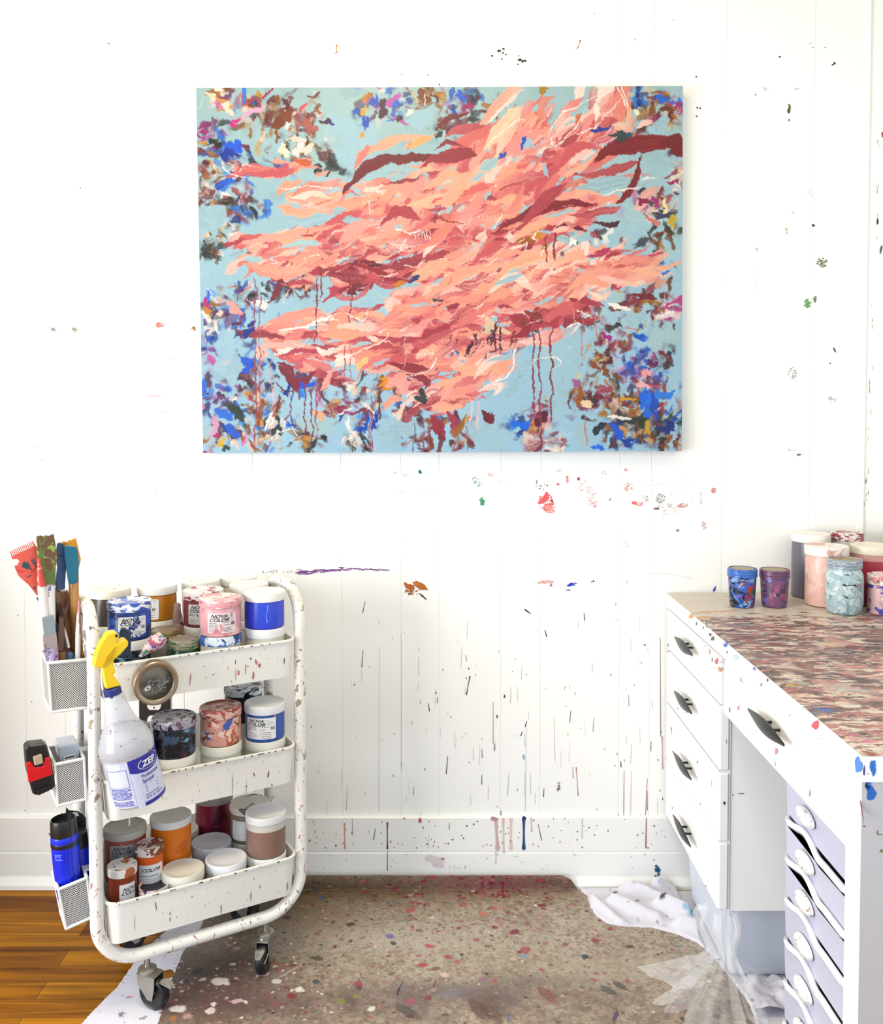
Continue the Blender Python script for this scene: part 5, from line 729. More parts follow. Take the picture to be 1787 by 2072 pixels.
# side rail that carries the wire baskets
g = G(); g.box(-.0955, -.0925, .02, .165, .16, .66); g.build('side_panel', splat('pale side panel', '#e6edf4', [('#c46a74', 30, .72, 1), ('#6aa890', 26, .74, 1)], .3, 25), cart, bevel=.001)
# casters
zinc = mat('zinc plate', '#b9b7b0', .3, .9); tire = mat('black caster rubber', '#121214', .4); steelw = mat('steel brake', '#c9c7c0', .3, .8)
def caster(u, v, yaw, brake):
    M = Matrix.Translation((u, v, 0)) @ Matrix.Rotation(yaw, 4, 'Z')   # trails toward local -y
    g = G(); g.lathe([(0, .072), (.016, .072), (.0185, .076), (.0185, .080), (.013, .083), (.006, .084), (.006, .100), (0, .101)], 24, M=M)
    for s in (-1, 1):
        x = s*.0145; pts = [(x, .014, .074), (x, -.030, .074), (x, -.030, .052), (x, -.024, .024), (x, -.012, .024), (x, .012, .050)]; g.prism([M @ Vector(p) for p in pts], M.to_3x3() @ Vector((-.0018*s, 0, 0)))
    g.box(-.0145, .0145, -.030, .014, .0715, .0745, M=M); c = g.build('caster', zinc, cart, smooth=35)
    Mw = M @ Matrix.Translation((0, -.018, .0335)) @ Matrix.Rotation(R(90), 4, 'Y')
    G().lathe([(0, -.0105), (.010, -.0105), (.0115, -.008), (.024, -.008), (.0285, -.0105), (.0322, -.008), (.0335, -.003), (.0335, .003), (.0322, .008), (.0285, .0105), (.024, .008), (.0115, .008), (.010, .0105), (0, .0105)], 36, M=Mw).build('wheel', tire, c, smooth=35)
    g = G(); g.prism([M @ Vector((x, y, z)) for x, y, z in [(.004, -.028, .060), (.010, -.046, .062), (.006, -.066, .056), (-.006, -.066, .056), (-.010, -.046, .062), (-.004, -.028, .060)]], (0, 0, .002)); g.tube([M @ Vector(p) for p in [(.012, -.03, .05), (.014, -.045, .048), (.013, -.060, .046)]], .0014, 8); g.build('brake_lever', steelw, c)
caster(-.006, 0, R(35), 1); caster(.247, 0, R(-35), 1); caster(-.006, VB, R(120), 0); caster(.247, VB, R(60), 0)

# ------------------------------------------------------------------ jars on the cart
def cj(u, v, zt, h, r, lab, body, lid, lidh=.018, cat='paint jar', group=None, head=None, name='paint_jar'):
    p = CW(u, v, 0); return jar(name, lab, p.x, p.y, zt, h, r, body, lid, lidh, cat, group, head)
def face(u, v, off=0.): p = CW(u, v, 0)-EYE; return math.atan2(-p.y, -p.x)+R(off)
RJ = .0445
B = {}
bluep = mat('ultramarine paint', '#2a45d6', .28); navy = splat('navy splattered', '#121424', [('#3a4f6a', 22, .55, 1), ('#6a9fb8', 28, .61, 1.4), ('#5a2a4a', 22, .61, .7), ('#0a0a10', 20, .56, 1)], .3, 31)
lidn = splat('navy lid', '#a9a4b0', [('#1c1c2c', 24, .55, 1), ('#6a4a68', 40, .62, 1), ('#e4e0e6', 44, .66, 1)], .3, 32)
dkb = splat('dark blue jar paint', '#16347a', [('#1f52b8', 26, .56, 1), ('#0e1c4a', 18, .60, 1)], .3, 33); dkl = splat('blue-splattered lid', '#e9ecf4', [('#2450b4', 22, .50, 3), ('#15265c', 34, .62, 2), ('#8fb0e0', 30, .64, 1)], .3, 34)
pnk = splat('pink jar paint', '#e8a6ac', [('#f0c4c4', 16, .56, .6), ('#d98088', 22, .63, .6)], .35, 35); pkl = splat('pink smeared lid', '#e2a0a4', [('#f4dedc', 18, .55, 4), ('#b04a58', 30, .63, 3)], .35, 36)
mar = splat('maroon jar paint', '#8d3a44', [('#6a2430', 20, .58, 1)], .35, 37); mal = splat('maroon flecked lid', '#f2e8e4', [('#a8485a', 20, .56, 2), ('#7a2a38', 34, .64, 2)], .35, 38)
dkbr = splat('dark umber jar', '#4a403c', [('#2a2220', 16, .55, .6), ('#8a7f76', 14, .68, .6)], .3, 39); dbl = splat('cream lid with umber drips', '#efe9da', [('#3a2622', 22, .63, 1.5)], .35, 40)
amb = mat('amber paint', '#c07a1c', .3); org = splat('orange paint', '#ef7f16', [('#e06a10', 12, .62, .6)], .3, 41); brn = mat('brown mauve paint', '#8a6a5e', .3)
rust = splat('pink peach splattered', '#dba08e', [('#c05a3a', 16, .56, .8), ('#f0cfc0', 20, .55, 1), ('#8a5a30', 22, .60, 1), ('#3a5ab0', 16, .64, 1)], .35, 42); rul = splat('rust splattered lid', '#dcb4a8', [('#a8453a', 24, .52, 2), ('#8a3a44', 30, .60, 1), ('#f2e2d8', 34, .65, 1)], .35, 43)
crl = splat('cream lid smudged', '#ece8da', [('#c9b9a0', 12, .68, 1)], .4, 44); blid = splat('blue-stained white lid', '#dfe8f2', [('#3a6ab8', 18, .54, 1), ('#1c3a7a', 26, .63, 1)], .35, 45)
gy = mat('grey translucent jar', '#9a938c', .35)
top = [(.259, .028, .825, .077, 'bright ultramarine jar with a clean white lid at the right front of the top tray', bluep, WHT, 'white'),
       (.161, .028, .822, .078, 'pink jar with a pink-smeared lid at the front of the top tray', pnk, pkl, 'blue-stained'),
       (-.018, .072, .826, .077, 'dark blue jar with a blue-splattered lid, left in the top tray', dkb, dkl, 'white'),
       (-.022, .252, .821, .078, 'dark umber jar with a stained cream lid at the back left of the top tray', dkbr, dbl, 'cream'),
       (.080, .247, .820, .077, 'amber jar with a clean white lid in the back row of the top tray', amb, WHT, 'white'),
       (.155, .136, .820, .077, 'maroon jar with a red-flecked lid behind the pink jar', mar, mal, 'cream'),
       (.265, .150, .820, .077, 'white-lidded pale jar directly behind the bright ultramarine jar', CRM, WHT, 'white'),
       (.274, .255, .820, .077, 'white-lidded pale jar farthest right in the back row of the top tray', CRM, WHT, 'white'),
       (.182, .253, .820, .077, 'white-lidded pale jar with dark flecks behind the maroon jar', CRM, LID2, 'white')]
for i, (u, v, zt, h, lab, bm_, lm_, low) in enumerate(top):
    B[i] = cj(u, v, zt, h, RJ, lab, bm_, lm_, .0185, group='paint jars standing on the top tier')
    lu = min(u, .262); zt2 = zt-h; what = lab.split(' with')[0].split(' directly')[0].split(' farthest')[0]
    L2 = {0: 'white-lidded jar supporting the bright ultramarine jar', 1: 'blue-lidded jar supporting the pink jar', 2: 'dark white-lidded jar under the dark blue jar', 3: 'cream-lidded jar supporting the dark umber jar', 4: 'white-lidded jar supporting the amber jar', 5: 'cream-lidded jar supporting the maroon jar', 6: 'jar under the white-lidded jar behind the ultramarine one', 7: 'jar under the white-lidded jar farthest back right', 8: 'jar under the flecked white-lidded jar behind the maroon one'}[i]
    cj(lu, v, zt2-.0004, zt2-.0004-.6425, RJ-.0005, L2, navy if i == 2 else CRM, blid if i == 1 else (splat('white lid purple specks', '#f1eff0', [('#8a5a7a', 30, .68, 1)], .4, 51) if i == 0 else WHT), .020, group='lower jars in the top tray')
def lab_on(k, u, v, w, h, off, zc, items, r=RJ*.965, paper=None): return label(B[k], r, face(u, v, off), zc, w, h, items, paper)
lab_on(1, .161, .028, .062, .042, 4, .030, nova(.062, .042, 'PEACH TONE', 3), paper=splat('pink stained paper', '#efe0e0', [('#d98088', 20, .60, .6), ('#c04a5a', 24, .70, .6)], .55, 52))
lab_on(2, -.018, .072, .058, .042, 8, .029, nova(.058, .042, None, 4), paper=splat('blue stained paper', '#e6e6ea', [('#2450b4', 24, .52, 1), ('#15265c', 30, .62, 1)], .5, 53))
lab_on(4, .080, .247, .042, .046, -24, .028, lines(.002, .018, .006, .020, 5, 2)+barcode(.006, .014, -.004, .003, 6)+lines(.004, .014, -.018, -.008, 3, 1, .0009))
lab_on(5, .155, .136, .060, .044, -8, .029, nova(.060, .044, None, 7), paper=splat('red stained paper', '#efeaea', [('#a83a44', 18, .66, 1)], .55, 54))
g = G(); n = 16   # pale drip on the ultramarine jar
th = face(.259, .028, 8); rr = RJ*.967
g.add([wrap((.0012*math.sin(i*.5)-.002*i/n+s*(.0016-.0007*math.sin(PI*i/n)), .053-.038*i/n), rr, th, 0) for i in range(n+1) for s in (-1, 1)], [(2*i, 2*i+1, 2*i+3, 2*i+2) for i in range(n)]); g.build('paint_drip', mat('pale blue drip', '#6f8fea', .3), B[0])
mid = [(.258, .027, .580, .077, 'blue jar with a white lid and printed label on the middle tray', mat('cobalt paint', '#2b55a8', .28), mat('white lid slightly grey', '#e9eaec', .4)),
       (.160, .030, .586, .076, 'pink and rust splattered jar in the centre of the middle tray', rust, rul),
       (.060, .026, .583, .078, 'black-navy splattered jar beside the spray bottle on the middle tray', navy, lidn),
       (.254, .162, .583, .078, 'navy jar with a white and black splattered lid at the back of the middle tray', mat('deep navy paint', '#10142c', .3), splat('black and white splattered lid', '#e4ecf4', [('#10131f', 26, .53, 1.5), ('#8fa8c0', 40, .64, 1)], .35, 55)),
       (-.034, .030, .575, .072, 'rust-stained jar half hidden behind the spray bottle', splat('rust red jar', '#7a3a2c', [('#c9a890', 20, .62, 1)], .4, 56), splat('grey specked lid', '#cfcac8', [('#2a2220', 30, .60, 1)], .4, 57))]
for i, (u, v, zt, h, lab, bm_, lm_) in enumerate(mid):
    B[10+i] = cj(u, v, zt, h, RJ, lab, bm_, lm_, .0185, group='paint jars standing on the middle tier'); zt2 = zt-h
    L2 = ['cream-lidded jar supporting the labelled blue jar', 'cream-lidded jar supporting the pink and rust splattered jar', 'cream-lidded jar supporting the black-navy splattered jar', 'cream-lidded jar supporting the navy jar at the back', 'cream-lidded jar supporting the rust-stained jar'][i]
    cj(u, v, zt2-.0004, zt2-.0004-.4075, RJ-.0003, L2, CRM, crl, .020, group='lower jars in the middle tray')
lab_on(10, .258, .027, .070, .046, -14, .030, nova(.070, .046, 'BLUE', 12))
g = G(); th = face(.258, .027, 30); g.add([wrap((s*w_, y_), RJ*.968, th, 0) for y_, w_ in ((.058, .0022), (.052, .0026), (.049, .0012), (.046, .0008)) for s in (-1, 1)], [(2*i, 2*i+1, 2*i+3, 2*i+2) for i in range(3)]); g.build('paint_drip', mat('pink drip', '#d98a96', .3), B[10])
bot = [(.258, .026, .336, .090, 'mauve-brown jar with a clear neck and white lid at the right of the bottom tray', brn, mat('clean lid bottom', '#e9e9ea', .4), (CLR, .80)),
       (.252, .121, .322, .080, 'labelled taupe jar with a stained lid behind the mauve-brown jar', splat('taupe jar', '#8a7a68', [('#6a5a48', 10, .6, .6)], .35, 58), splat('taupe stained lid', '#e2ddd2', [('#6a5c50', 16, .60, 1), ('#4a3c34', 30, .66, 1)], .4, 59), None),
       (.200, .222, .318, .120, 'dark red jar at the back of the bottom tray', splat('wine red jar', '#8a1f3c', [('#5a1228', 16, .56, .6), ('#4a2a5a', 20, .68, .6)], .3, 60), mat('wine lid', '#a8a09c', .4), None),
       (.073, .116, .335, .094, 'orange jar with a white lid and torn label on the bottom tray', org, WHT, None),
       (-.0225, .122, .331, .110, 'faded red jar with a grey printed label at the left of the bottom tray', splat('faded red jar', '#a85048', [('#c97a6a', 12, .6, .6)], .35, 61), mat('grey clear lid', '#c9c4ba', .4), None)]
for i, (u, v, zt, h, lab, bm_, lm_, hd) in enumerate(bot):
    B[20+i] = cj(u, v, zt, h, RJ, lab, bm_, lm_, .016, group='tall jars on the bottom tier', head=hd); zt2 = zt-h
    L2 = ['white-lidded jar supporting the mauve-brown jar', 'jar under the labelled taupe jar', 'jar under the dark red jar', 'cream-lidded jar supporting the orange jar', 'jar under the faded red jar'][i]
    cj(u, v, zt2-.0004, zt2-.0004-.1575, RJ-.0003, L2, CRM, WHT if i in (0, 3) else crl, .020, group='lower jars in the bottom tray')
lab_on(21, .252, .121, .060, .044, -18, .030, lines(-.028, -.004, -.018, .018, 9, 2)+lines(.002, .026, -.018, .018, 7, 3))
lab_on(23, .073, .116, .036, .046, -46, .034, lines(-.014, .014, .006, .018, 3, 1, .0009)+lines(-.014, .014, -.014, .003, 6, 2)+barcode(.006, .015, -.020, -.012, 3), paper=mat('orange tinted paper', '#f2c49a', .5))
lab_on(24, -.0225, .122, .070, .060, 2, .055, nova(.070, .060, None, 14), paper=mat('grey paper', '#b9b4b2', .5))
for (u, v, lab, lm_) in [(.076, .028, 'cream-lidded jar at the front of the bottom tray right of the small jars', crl), (.168, .027, 'white-lidded jar with a red speck at the front centre of the bottom tray', splat('white lid with red specks', '#eeedf2', [('#8a3a58', 24, .715, 1)], .4, 62)), (.163, .117, 'grey-white lidded jar in the second row of the bottom tray', mat('grey white lid', '#dcdbe2', .4)), (.116, .212, 'cream-lidded jar with black flecks at the back of the bottom tray', splat('flecked cream lid', '#d9d3c4', [('#2a2422', 36, .72, 1)], .4, 63))]:
    cj(u, v, .254, .0965, RJ-.0004, lab, CRM, lm_, .021, group='lidded jars sunk in the bottom tray')
smr = mat('brick red paint', '#8a3418', .3); sml = splat('small stained white lid', '#f2efec', [('#b9663a', 26, .60, 1), ('#4a4a8a', 34, .66, 1), ('#5a2a20', 40, .68, 1)], .4, 64)
a1 = cj(-.047, .030, .293, .1355, .0295, 'small brick-red jar with a splattered white lid at the left front of the bottom tray', smr, sml, .017, group='small jars on the bottom tier')
label(a1, .0295*.965, face(-.047, .03, 22), .062, .034, .088, [('t', 'NOVA', -.011, .030, .0095, .35, .02, 1.2, 1), ('t', 'COLOR', -.014, .022, .0095, .35, .02, 1.2, 1), ('t', 'TRANSPARENT', -.014, .010, .0034, 0, .012, 1, 1)]+lines(-.014, .014, -.038, .004, 14, 2))
a2 = cj(.014, .058, .309, .112, .0295, 'small orange jar with a rust-splattered lid beside the faded red jar', mat('bright orange paint', '#e0601c', .3), splat('rust stained small lid', '#e6dcd2', [('#8a4420', 22, .52, 1), ('#f4f0ec', 30, .60, 1), ('#5a4a8a', 40, .68, 1)], .4, 65), .017, group='small jars on the bottom tier')
label(a2, .0295*.965, face(.014, .058, 6), .045, .054, .068, [('t', 'COLOR', -.020, .020, .0095, .35, .02, 1.2, 1), ('t', 'CADMIUM ORANGE DEEP', -.024, .010, .0034, 0, .012, 1, 1)]+lines(-.024, .024, -.030, .005, 11, 2))
cj(.014, .058, .1966, .039, .0290, 'short jar under the small orange jar', CRM, WHT, .015, group='small jars on the bottom tier')
op_ = thing('open_pot', 'open small pot with a purple-stained rim at the front of the bottom tray', 'paint pot', tuple(CW(.012, .0145, .1575)), 0)
G().lathe([(0, 0), (.027, 0), (.029, .002), (.030, .085), (.0285, .0855), (.0275, .080), (0, .079)], 36, ms=[0, 0, 0, 0, 0, 1]).build('body', [splat('pot rim stains', '#f0e6e0', [('#d99a90', 26, .56, 1), ('#4a2a6a', 22, .64, 1)], .4, 66), mat('purple black paint', '#1c1024', .25)], op_, smooth=40)

# ------------------------------------------------------------------ odd things in the top tray
def ctop(px, py, z): return on_z(px, py, z)
p = on_z(333, 1273, .742); mason('glass_jar', 'empty-looking jar with a pale gold lid lying low among the top tray jars', p.x, p.y, .6425, .0995, .036, mat('dull glass', '#8a8480', .2), gold, mat('worn silver lid', '#b0a498', .35, .5))
p = on_z(373, 1291, .733); mason('glass_jar', 'low jar with a green-streaked screw band at the front of the top tray', p.x, p.y, .6425, .0905, .036, mat('dark green glass', '#2a4a3a', .25), splat('green streaked band', '#a89a84', [('#1f7a4a', 30, .56, 4), ('#d9d4c8', 40, .62, 3)], .35, 67), mat('worn grey lid', '#a89a90', .4, .4))
q0 = uvz(on_v(357, 1268, .150)); M = CM @ Matrix.Translation((q0[0], .150-.005, .7)) 
p = CW(.118, .190, 0)
sq = thing('squeeze_bottle', 'small purple-brown stained squeeze bottle in front of the amber jar', 'bottle', tuple(CW(.1005, .150, .6425)), 0)
G().lathe([(0, 0), (.020, 0), (.0225, .003), (.0225, .080), (.021, .092), (.012, .104), (.0105, .108)], 28).build('body', splat('purple brown stain', '#7a5f62', [('#a88a8c', 30, .58, 1), ('#4a3438', 30, .60, 1)], .4, 68), sq, smooth=50)
G().lathe([(.0105, .107), (.011, .112), (.0085, .128), (.0075, .146), (.004, .150), (0, .150)], 24).build('nozzle', splat('stained nozzle', '#8a6f6c', [('#c9b0ac', 30, .58, 1)], .4, 69), sq, smooth=50)
g = G()   # crumpled paint tube
pts = [on_v(*a, -.004) for a in [(283, 1329), (300, 1312), (318, 1298), (331, 1287)]]
g.tube(pts, [.004, .014, .021, .015], 20, flat=.75); rag = g.build('paint_tube', splat('many coloured smears', '#d8c0c8', [('#b0506a', 34, .52, 1), ('#2f7a4a', 30, .62, 1), ('#6a4a9a', 34, .62, 1), ('#e8e4ea', 40, .60, 1), ('#c04038', 40, .68, 1)], .35, 70), smooth=60)
tag(rag, 'crumpled paint tube smeared with pink, green and purple behind the tray rim', 'paint tube')
def outline(pts, v): return [on_v(*a, v) for a in pts]
sc = thing('scraper', 'dark blue-black plastic scraper with hooked end hanging beside the yellow spray head', 'scraper', tuple(CW(-.03, -.012, .74)), 0); Lsc = inv(sc)
o = G().prism(outline([(243,1276),(262,1281),(266,1290),(265,1318),(270,1330),(266,1335),(259,1333),(256,1326),(252,1333),(246,1330),(247,1310),(241,1295)], -.030), CN*.006).build('blade', mat('blue black plastic', '#14223c', .3), sc, Lsc, bevel=.0012); fix_normals(o)
o = G().tube([p_+CN*.004 for p_ in outline([(246,1274),(258,1278),(266,1284)], -.030)], .004, 10).build('grip', mat('blue black grip', '#1a2c4c', .35), sc, Lsc, smooth=50)

# ------------------------------------------------------------------ round tin on the tray front
tc_ = on_v(310, 1376, V0-.006); tin = thing('magnetic_tin', 'round silver tin of picture hooks with a clear window, stuck to the cart front', 'tin', tuple(tc_), 0)
Mt = Matrix.Rotation(CANG, 4, 'Z') @ Matrix.Rotation(R(90), 4, 'X')   # local z -> toward the viewer side
tm = mat('brushed tin', '#b4a894', .35, .7)
G().lathe([(0, 0), (.041, 0), (.0425, .002), (.0425, .012), (.0405, .0125), (.0405, .003), (0, .003)], 48, M=Mt).build('tin_body', tm, tin, smooth=40)
G().lathe([(.0425, .010), (.0438, .0105), (.0438, .026), (.042, .028), (.0350, .0285), (.0335, .0275), (.0325, .0255), (.034, .024), (.0405, .024), (.041, .012)], 48, M=Mt).build('lid_ring', mat('tin ring brown gold', '#a8947c', .3, .75), tin, smooth=40)
gl = bpy.data.materials.new('clear window'); gl.use_nodes = True; nt = gl.node_tree; bs = nt.nodes['Principled BSDF']; bs.inputs['Roughness'].default_value = .08; bs.inputs['Base Color'].default_value = (.02, .02, .02, 1)
tr = nt.nodes.new('ShaderNodeBsdfTransparent'); mxs = nt.nodes.new('ShaderNodeMixShader'); mxs.inputs[0].default_value = .13; nt.links.new(tr.outputs[0], mxs.inputs[1]); nt.links.new(bs.outputs[0], mxs.inputs[2]); nt.links.new(mxs.outputs[0], nt.nodes['Material Output'].inputs['Surface'])
G().lathe([(.033, .0262), (.02, .0262), (0, .0268)], 40, M=Mt).build('window', gl, tin)
Mtw = Matrix.Translation(tc_) @ Mt; rs = random.Random(5); hook0 = None
hg = G(); hg.tube([(-.006, 0, 0), (.000, 0, 0), (.004, .003, 0), (.005, .007, 0), (.002, .009, 0), (-.001, .007, 0)], .0009, 7)
hm0 = hg.build('picture_hook', steel, smooth=50)
rg = G(); rg.tube([(.0055*math.cos(2*PI*i/18), .0055*math.sin(2*PI*i/18), 0) for i in range(18)], .0008, 6, closed=True); rg0 = rg.build('wire_ring', steel, smooth=50)
sg = G(); sg.tube([(-.006, 0, 0), (.005, 0, 0), (.007, 0, 0)], [.0009, .0009, .0004], 7); sg.lathe([(0, 0), (.0022, 0), (.0018, .001), (0, .0012)], 10, M=Matrix.Translation((-.006, 0, 0)) @ Matrix.Rotation(R(-90), 4, 'Y')); sg0 = sg.build('small_screw', steel, smooth=50)
for src, num, lab, cat, grp in [(hm0, 9, 'steel picture hook inside the round tin', 'hook', 'picture hooks in the tin'), (rg0, 5, 'wire ring inside the round tin', 'ring', 'wire rings in the tin'), (sg0, 10, 'small steel screw inside the round tin', 'screw', 'screws in the tin')]:
    for k in range(num):
        o = src if k == 0 else src.copy()
        if k: COL.objects.link(o)
        a = R(rs.uniform(195, 345)); rad = rs.uniform(.006, .028); x, y = rad*math.cos(a), rad*math.sin(a)+.004
        o.matrix_world = Mtw @ Matrix.Translation((x, y, rs.uniform(.015, .023))) @ Matrix.Rotation(rs.uniform(0, 6.3), 4, 'Z') @ Matrix.Rotation(rs.uniform(-.5, .5), 4, 'X'); tag(o, lab, cat, grp)
g = G(); g.prism([(-.007, -.003, 0), (.001, -.0045, 0), (.006, -.002, 0), (.007, .002, 0), (.002, .0045, 0), (-.007, .003, 0)], (0, 0, .0006)); g.lathe([(.0018, .0007), (0, .0007)], 12, 1)
o = g.build('hanger_plate', [mat('white hanger', '#f0f0ee', .3), dark]); o.matrix_world = Mtw @ Matrix.Translation((-.016, -.008, .0235)) @ Matrix.Rotation(.5, 4, 'Z'); tag(o, 'small white metal hanger plate with a hole at the front of the tin', 'hanger plate')

# ------------------------------------------------------------------ spray bottle
VS = -.075
base, neck = on_v(283, 1617, VS), on_v(229, 1404, VS); ax = (neck-base).normalized(); yx = CN - ax*CN.dot(ax); yx.normalize(); xx = yx.cross(ax)
Ms = Matrix(((xx.x, yx.x, ax.x, base.x), (xx.y, yx.y, ax.y, base.y), (xx.z, yx.z, ax.z, base.z), (0, 0, 0, 1)))
sp = thing('spray_bottle', 'translucent spray bottle with yellow trigger head and blue printed label, hooked on the cart front', 'spray bottle', M=Ms)
Lb = (neck-base).length; rb = .0500
milky = splat('milky bottle plastic', '#d8dae4', [('#8a5a6a', 40, .68, 1), ('#4a4a5a', 50, .69, 1), ('#b8925a', 36, .71, 1)], .2, 72); milky.node_tree.nodes['Principled BSDF'].inputs['Alpha'].default_value = .55
prf = [(0, .003), (rb*.72, 0), (rb*.86, .003), (rb*.93, .012), (rb*.97, .03), (rb*1.0, .07), (rb, .098), (rb*1.03, .108), (rb*1.03, .118), (rb*.96, .128), (rb*.80, .146), (rb*.62, .162), (rb*.56, .168)]
for i in range(5): z = .170+i*.005; prf += [(rb*.56-.0012*i, z), (rb*.53-.0012*i, z+.0025)]
prf += [(rb*.37, Lb-.004), (rb*.33, Lb)]
G().lathe(prf, 56).build('bottle', milky, sp, smooth=50)
lit = []
thl = R(-90+32); W_ = .074; H_ = .088
zen = mat('violet blue print', '#2c2a9c', .4); lbp = mat('milky label', '#d3d8f0', .4)
g = G()
def wl(items, th, zc, rr, m): 
    for it in items:
        if it[0] == 't': _, s, x, y, size, sh, bo, sx = it; tv, tf = text_geo(s, size, sh, bo, sx); g.add([wrap((x+a, y+b), rr, th, zc) for a, b in tv], tf, m)
        else:
            _, pts = it; n = len(pts); g.add([wrap(p_, rr, th, zc) for p_ in pts], [list(range(n))], m)
rl = rb*1.004
def strip(x0, x1, ylo, yhi, th, zc, rr, m, n=14):
    vs = []; 
    for i in range(n+1): x = x0+(x1-x0)*i/n; vs += [wrap((x, ylo(x)), rr, th, zc), wrap((x, yhi(x)), rr, th, zc)]
    g.add(vs, [(2*i, 2*i+2, 2*i+3, 2*i+1) for i in range(n)], m)
strip(-.040, .046, lambda x: -.050, lambda x: .046, thl, .055, rl, 0)
strip(-.040, .046, lambda x: .020+.4*(x-.0)*0+.010*((x+.005)/.04)**2-.006, lambda x: .046, thl, .055, rl+.0003, 1)
g.add([wrap((.002+.026*math.cos(2*PI*i/30), .031+.0125*math.sin(2*PI*i/30)+.06*.026*math.cos(2*PI*i/30)), rl+.0006, thl, .055) for i in range(30)], [list(range(30))], 2)
g.add([wrap((.002+.0245*math.cos(2*PI*i/30), .031+.0110*math.sin(2*PI*i/30)+.06*.0245*math.cos(2*PI*i/30)), rl+.0009, thl, .055) for i in range(30)], [list(range(30))], 1)
wl([('t', 'ZEP', -.016, .0245, .0165, .15, .03, 1.15)], thl, .055, rl+.0012, 2)
wl([('t', 'Professional', -.022, .0045, .0105, .1, .01, .8), ('t', 'Sprayer', -.022, -.0055, .0105, .1, .01, .85)], thl, .055, rl+.0006, 1)
for k in range(5): wl([('p', [(-.018, -.011-.0032*k), (.012-.004*(k % 2), -.011-.0032*k), (.012-.004*(k % 2), -.0122-.0032*k), (-.018, -.0122-.0032*k)])], thl, .055, rl+.0006, 1)
wl([('t', 'KEEP OUT OF REACH', -.022, -.0310, .0034, 0, .015, 1), ('t', '32 FL. Oz. Capacity', -.022, -.0370, .0055, 0, .012, .9)], thl, .055, rl+.0006, 1)
strip(-.026, .046, lambda x: -.050, lambda x: -.0425, thl, .055, rl+.0003, 1)
th2 = R(-90-42); strip(-.026, .024, lambda x: -.044, lambda x: .048, th2, .055, rl, 0)
for k in range(4): wl([('p', [(-.022, .044-.0028*k), (.018-.005*(k % 2), .044-.0028*k), (.018-.005*(k % 2), .0428-.0028*k), (-.022, .0428-.0028*k)])], th2, .055, rl+.0005, 1)
for (x0, x1, y0, y1) in [(-.024, .020, .031, .0318), (-.024, .020, -.004, -.0032), (-.024, -.0232, -.004, .0318), (.0192, .020, -.004, .0318)]: strip(x0, x1, lambda x, y0=y0: y0, lambda x, y1=y1: y1, th2, .055, rl+.0005, 1, 4)
wl([('t', 'FOR USE PROFESSIONAL', -.024, -.0135, .0036, 0, .015, .95)], th2, .055, rl+.0005, 1)
r5 = random.Random(3)
for k in range(13):
    y = -.006-.0028*k
    if k in (2, 8): continue
    x = -.024
    while x < .018: w_ = r5.uniform(.003, .009); strip(x, min(x+w_, .020), lambda q_, y=y: y-.0014, lambda q_, y=y: y, th2, .055, rl+.0005, 1, 2); x += w_+.0013
g.build('label', [lbp, zen, mat('label white print', '#f4f4fb', .4)], sp)
G().lathe([(.0150, Lb-.003), (.0165, Lb-.002), (.0162, Lb+.012), (.0145, Lb+.0135), (0, Lb+.0135)], 24).build('collar', splat('dark blue collar', '#1c2f7a', [('#0f1c4a', 40, .55, .2)], .4, 73), sp, smooth=30)
yel = splat('yellow trigger plastic', '#f7cf0a', [('#6a5a2a', 60, .735, 1)], .35, 74)
hp = [(189.6,1351.8),(195,1325),(204,1304),(215,1286.6),(223,1281),(235.4,1279),(241,1285),(240.4,1291.6),(236,1299),(238,1303),(250.5,1294.7),(256.7,1294.7),(260.5,1300.4),(259,1308),(246.7,1321.7),(230.4,1336.8),(231,1348),(234.8,1361.9),(229,1364),(234,1372),(243,1383),(243.6,1388),(215.3,1395),(207.8,1351.8)]
o = G().prism(outline(hp, VS-.012), CN*.026).build('trigger_head', yel, sp, inv(sp), bevel=.0028, seg=3); fix_normals(o)
g = G()
for k in range(5): a, b = outline([(207+2*k, 1349-5*k), (229+1*k, 1333-6*k)], VS-.0135); g.tube([a, b], .0011, 8)
g.build('grip_ribs', mat('yellow rib plastic', '#e8b806', .35), o, inv(sp), smooth=50)
g = G(); pc = on_v(235.8, 1286.5, VS-.0128); g.lathe([(0, 0), (.0028, 0), (0, .0003)], 14, M=Matrix.Translation(pc) @ Matrix.Rotation(CANG, 4, 'Z') @ Matrix.Rotation(R(90), 4, 'X')); g.build('pivot_pin', dark, o, inv(sp))

# ------------------------------------------------------------------ wire baskets on the cart's end
mesh = bpy.data.materials.new('perforated white steel'); mesh.use_nodes = True; nt = mesh.node_tree; n, L = nt.nodes, nt.links; bs = n['Principled BSDF']; bs.inputs['Base Color'].default_value = hx('#f3f2ee', .84); bs.inputs['Roughness'].default_value = .4
at = n.new('ShaderNodeAttribute'); at.attribute_name = 'Cell'; sx = n.new('ShaderNodeSeparateXYZ'); L.new(at.outputs['Vector'], sx.inputs[0])
def mth(op, a, b=None):
    m = n.new('ShaderNodeMath'); m.operation = op
    for i, x in enumerate((a, b)):
        if x is None: continue
        if isinstance(x, (int, float)): m.inputs[i].default_value = x
        else: L.new(x, m.inputs[i])
    return m.outputs[0]
def lat(off):
    fx = mth('SUBTRACT', mth('FRACT', mth('ADD', sx.outputs[0], off)), .5); fy = mth('SUBTRACT', mth('FRACT', mth('ADD', sx.outputs[1], off)), .5); fy = mth('MULTIPLY', fy, 1.0)
    return mth('SQRT', mth('ADD', mth('MULTIPLY', fx, fx), mth('MULTIPLY', fy, fy)))
hole = mth('LESS_THAN', mth('MINIMUM', lat(0.), lat(.5)), .285)
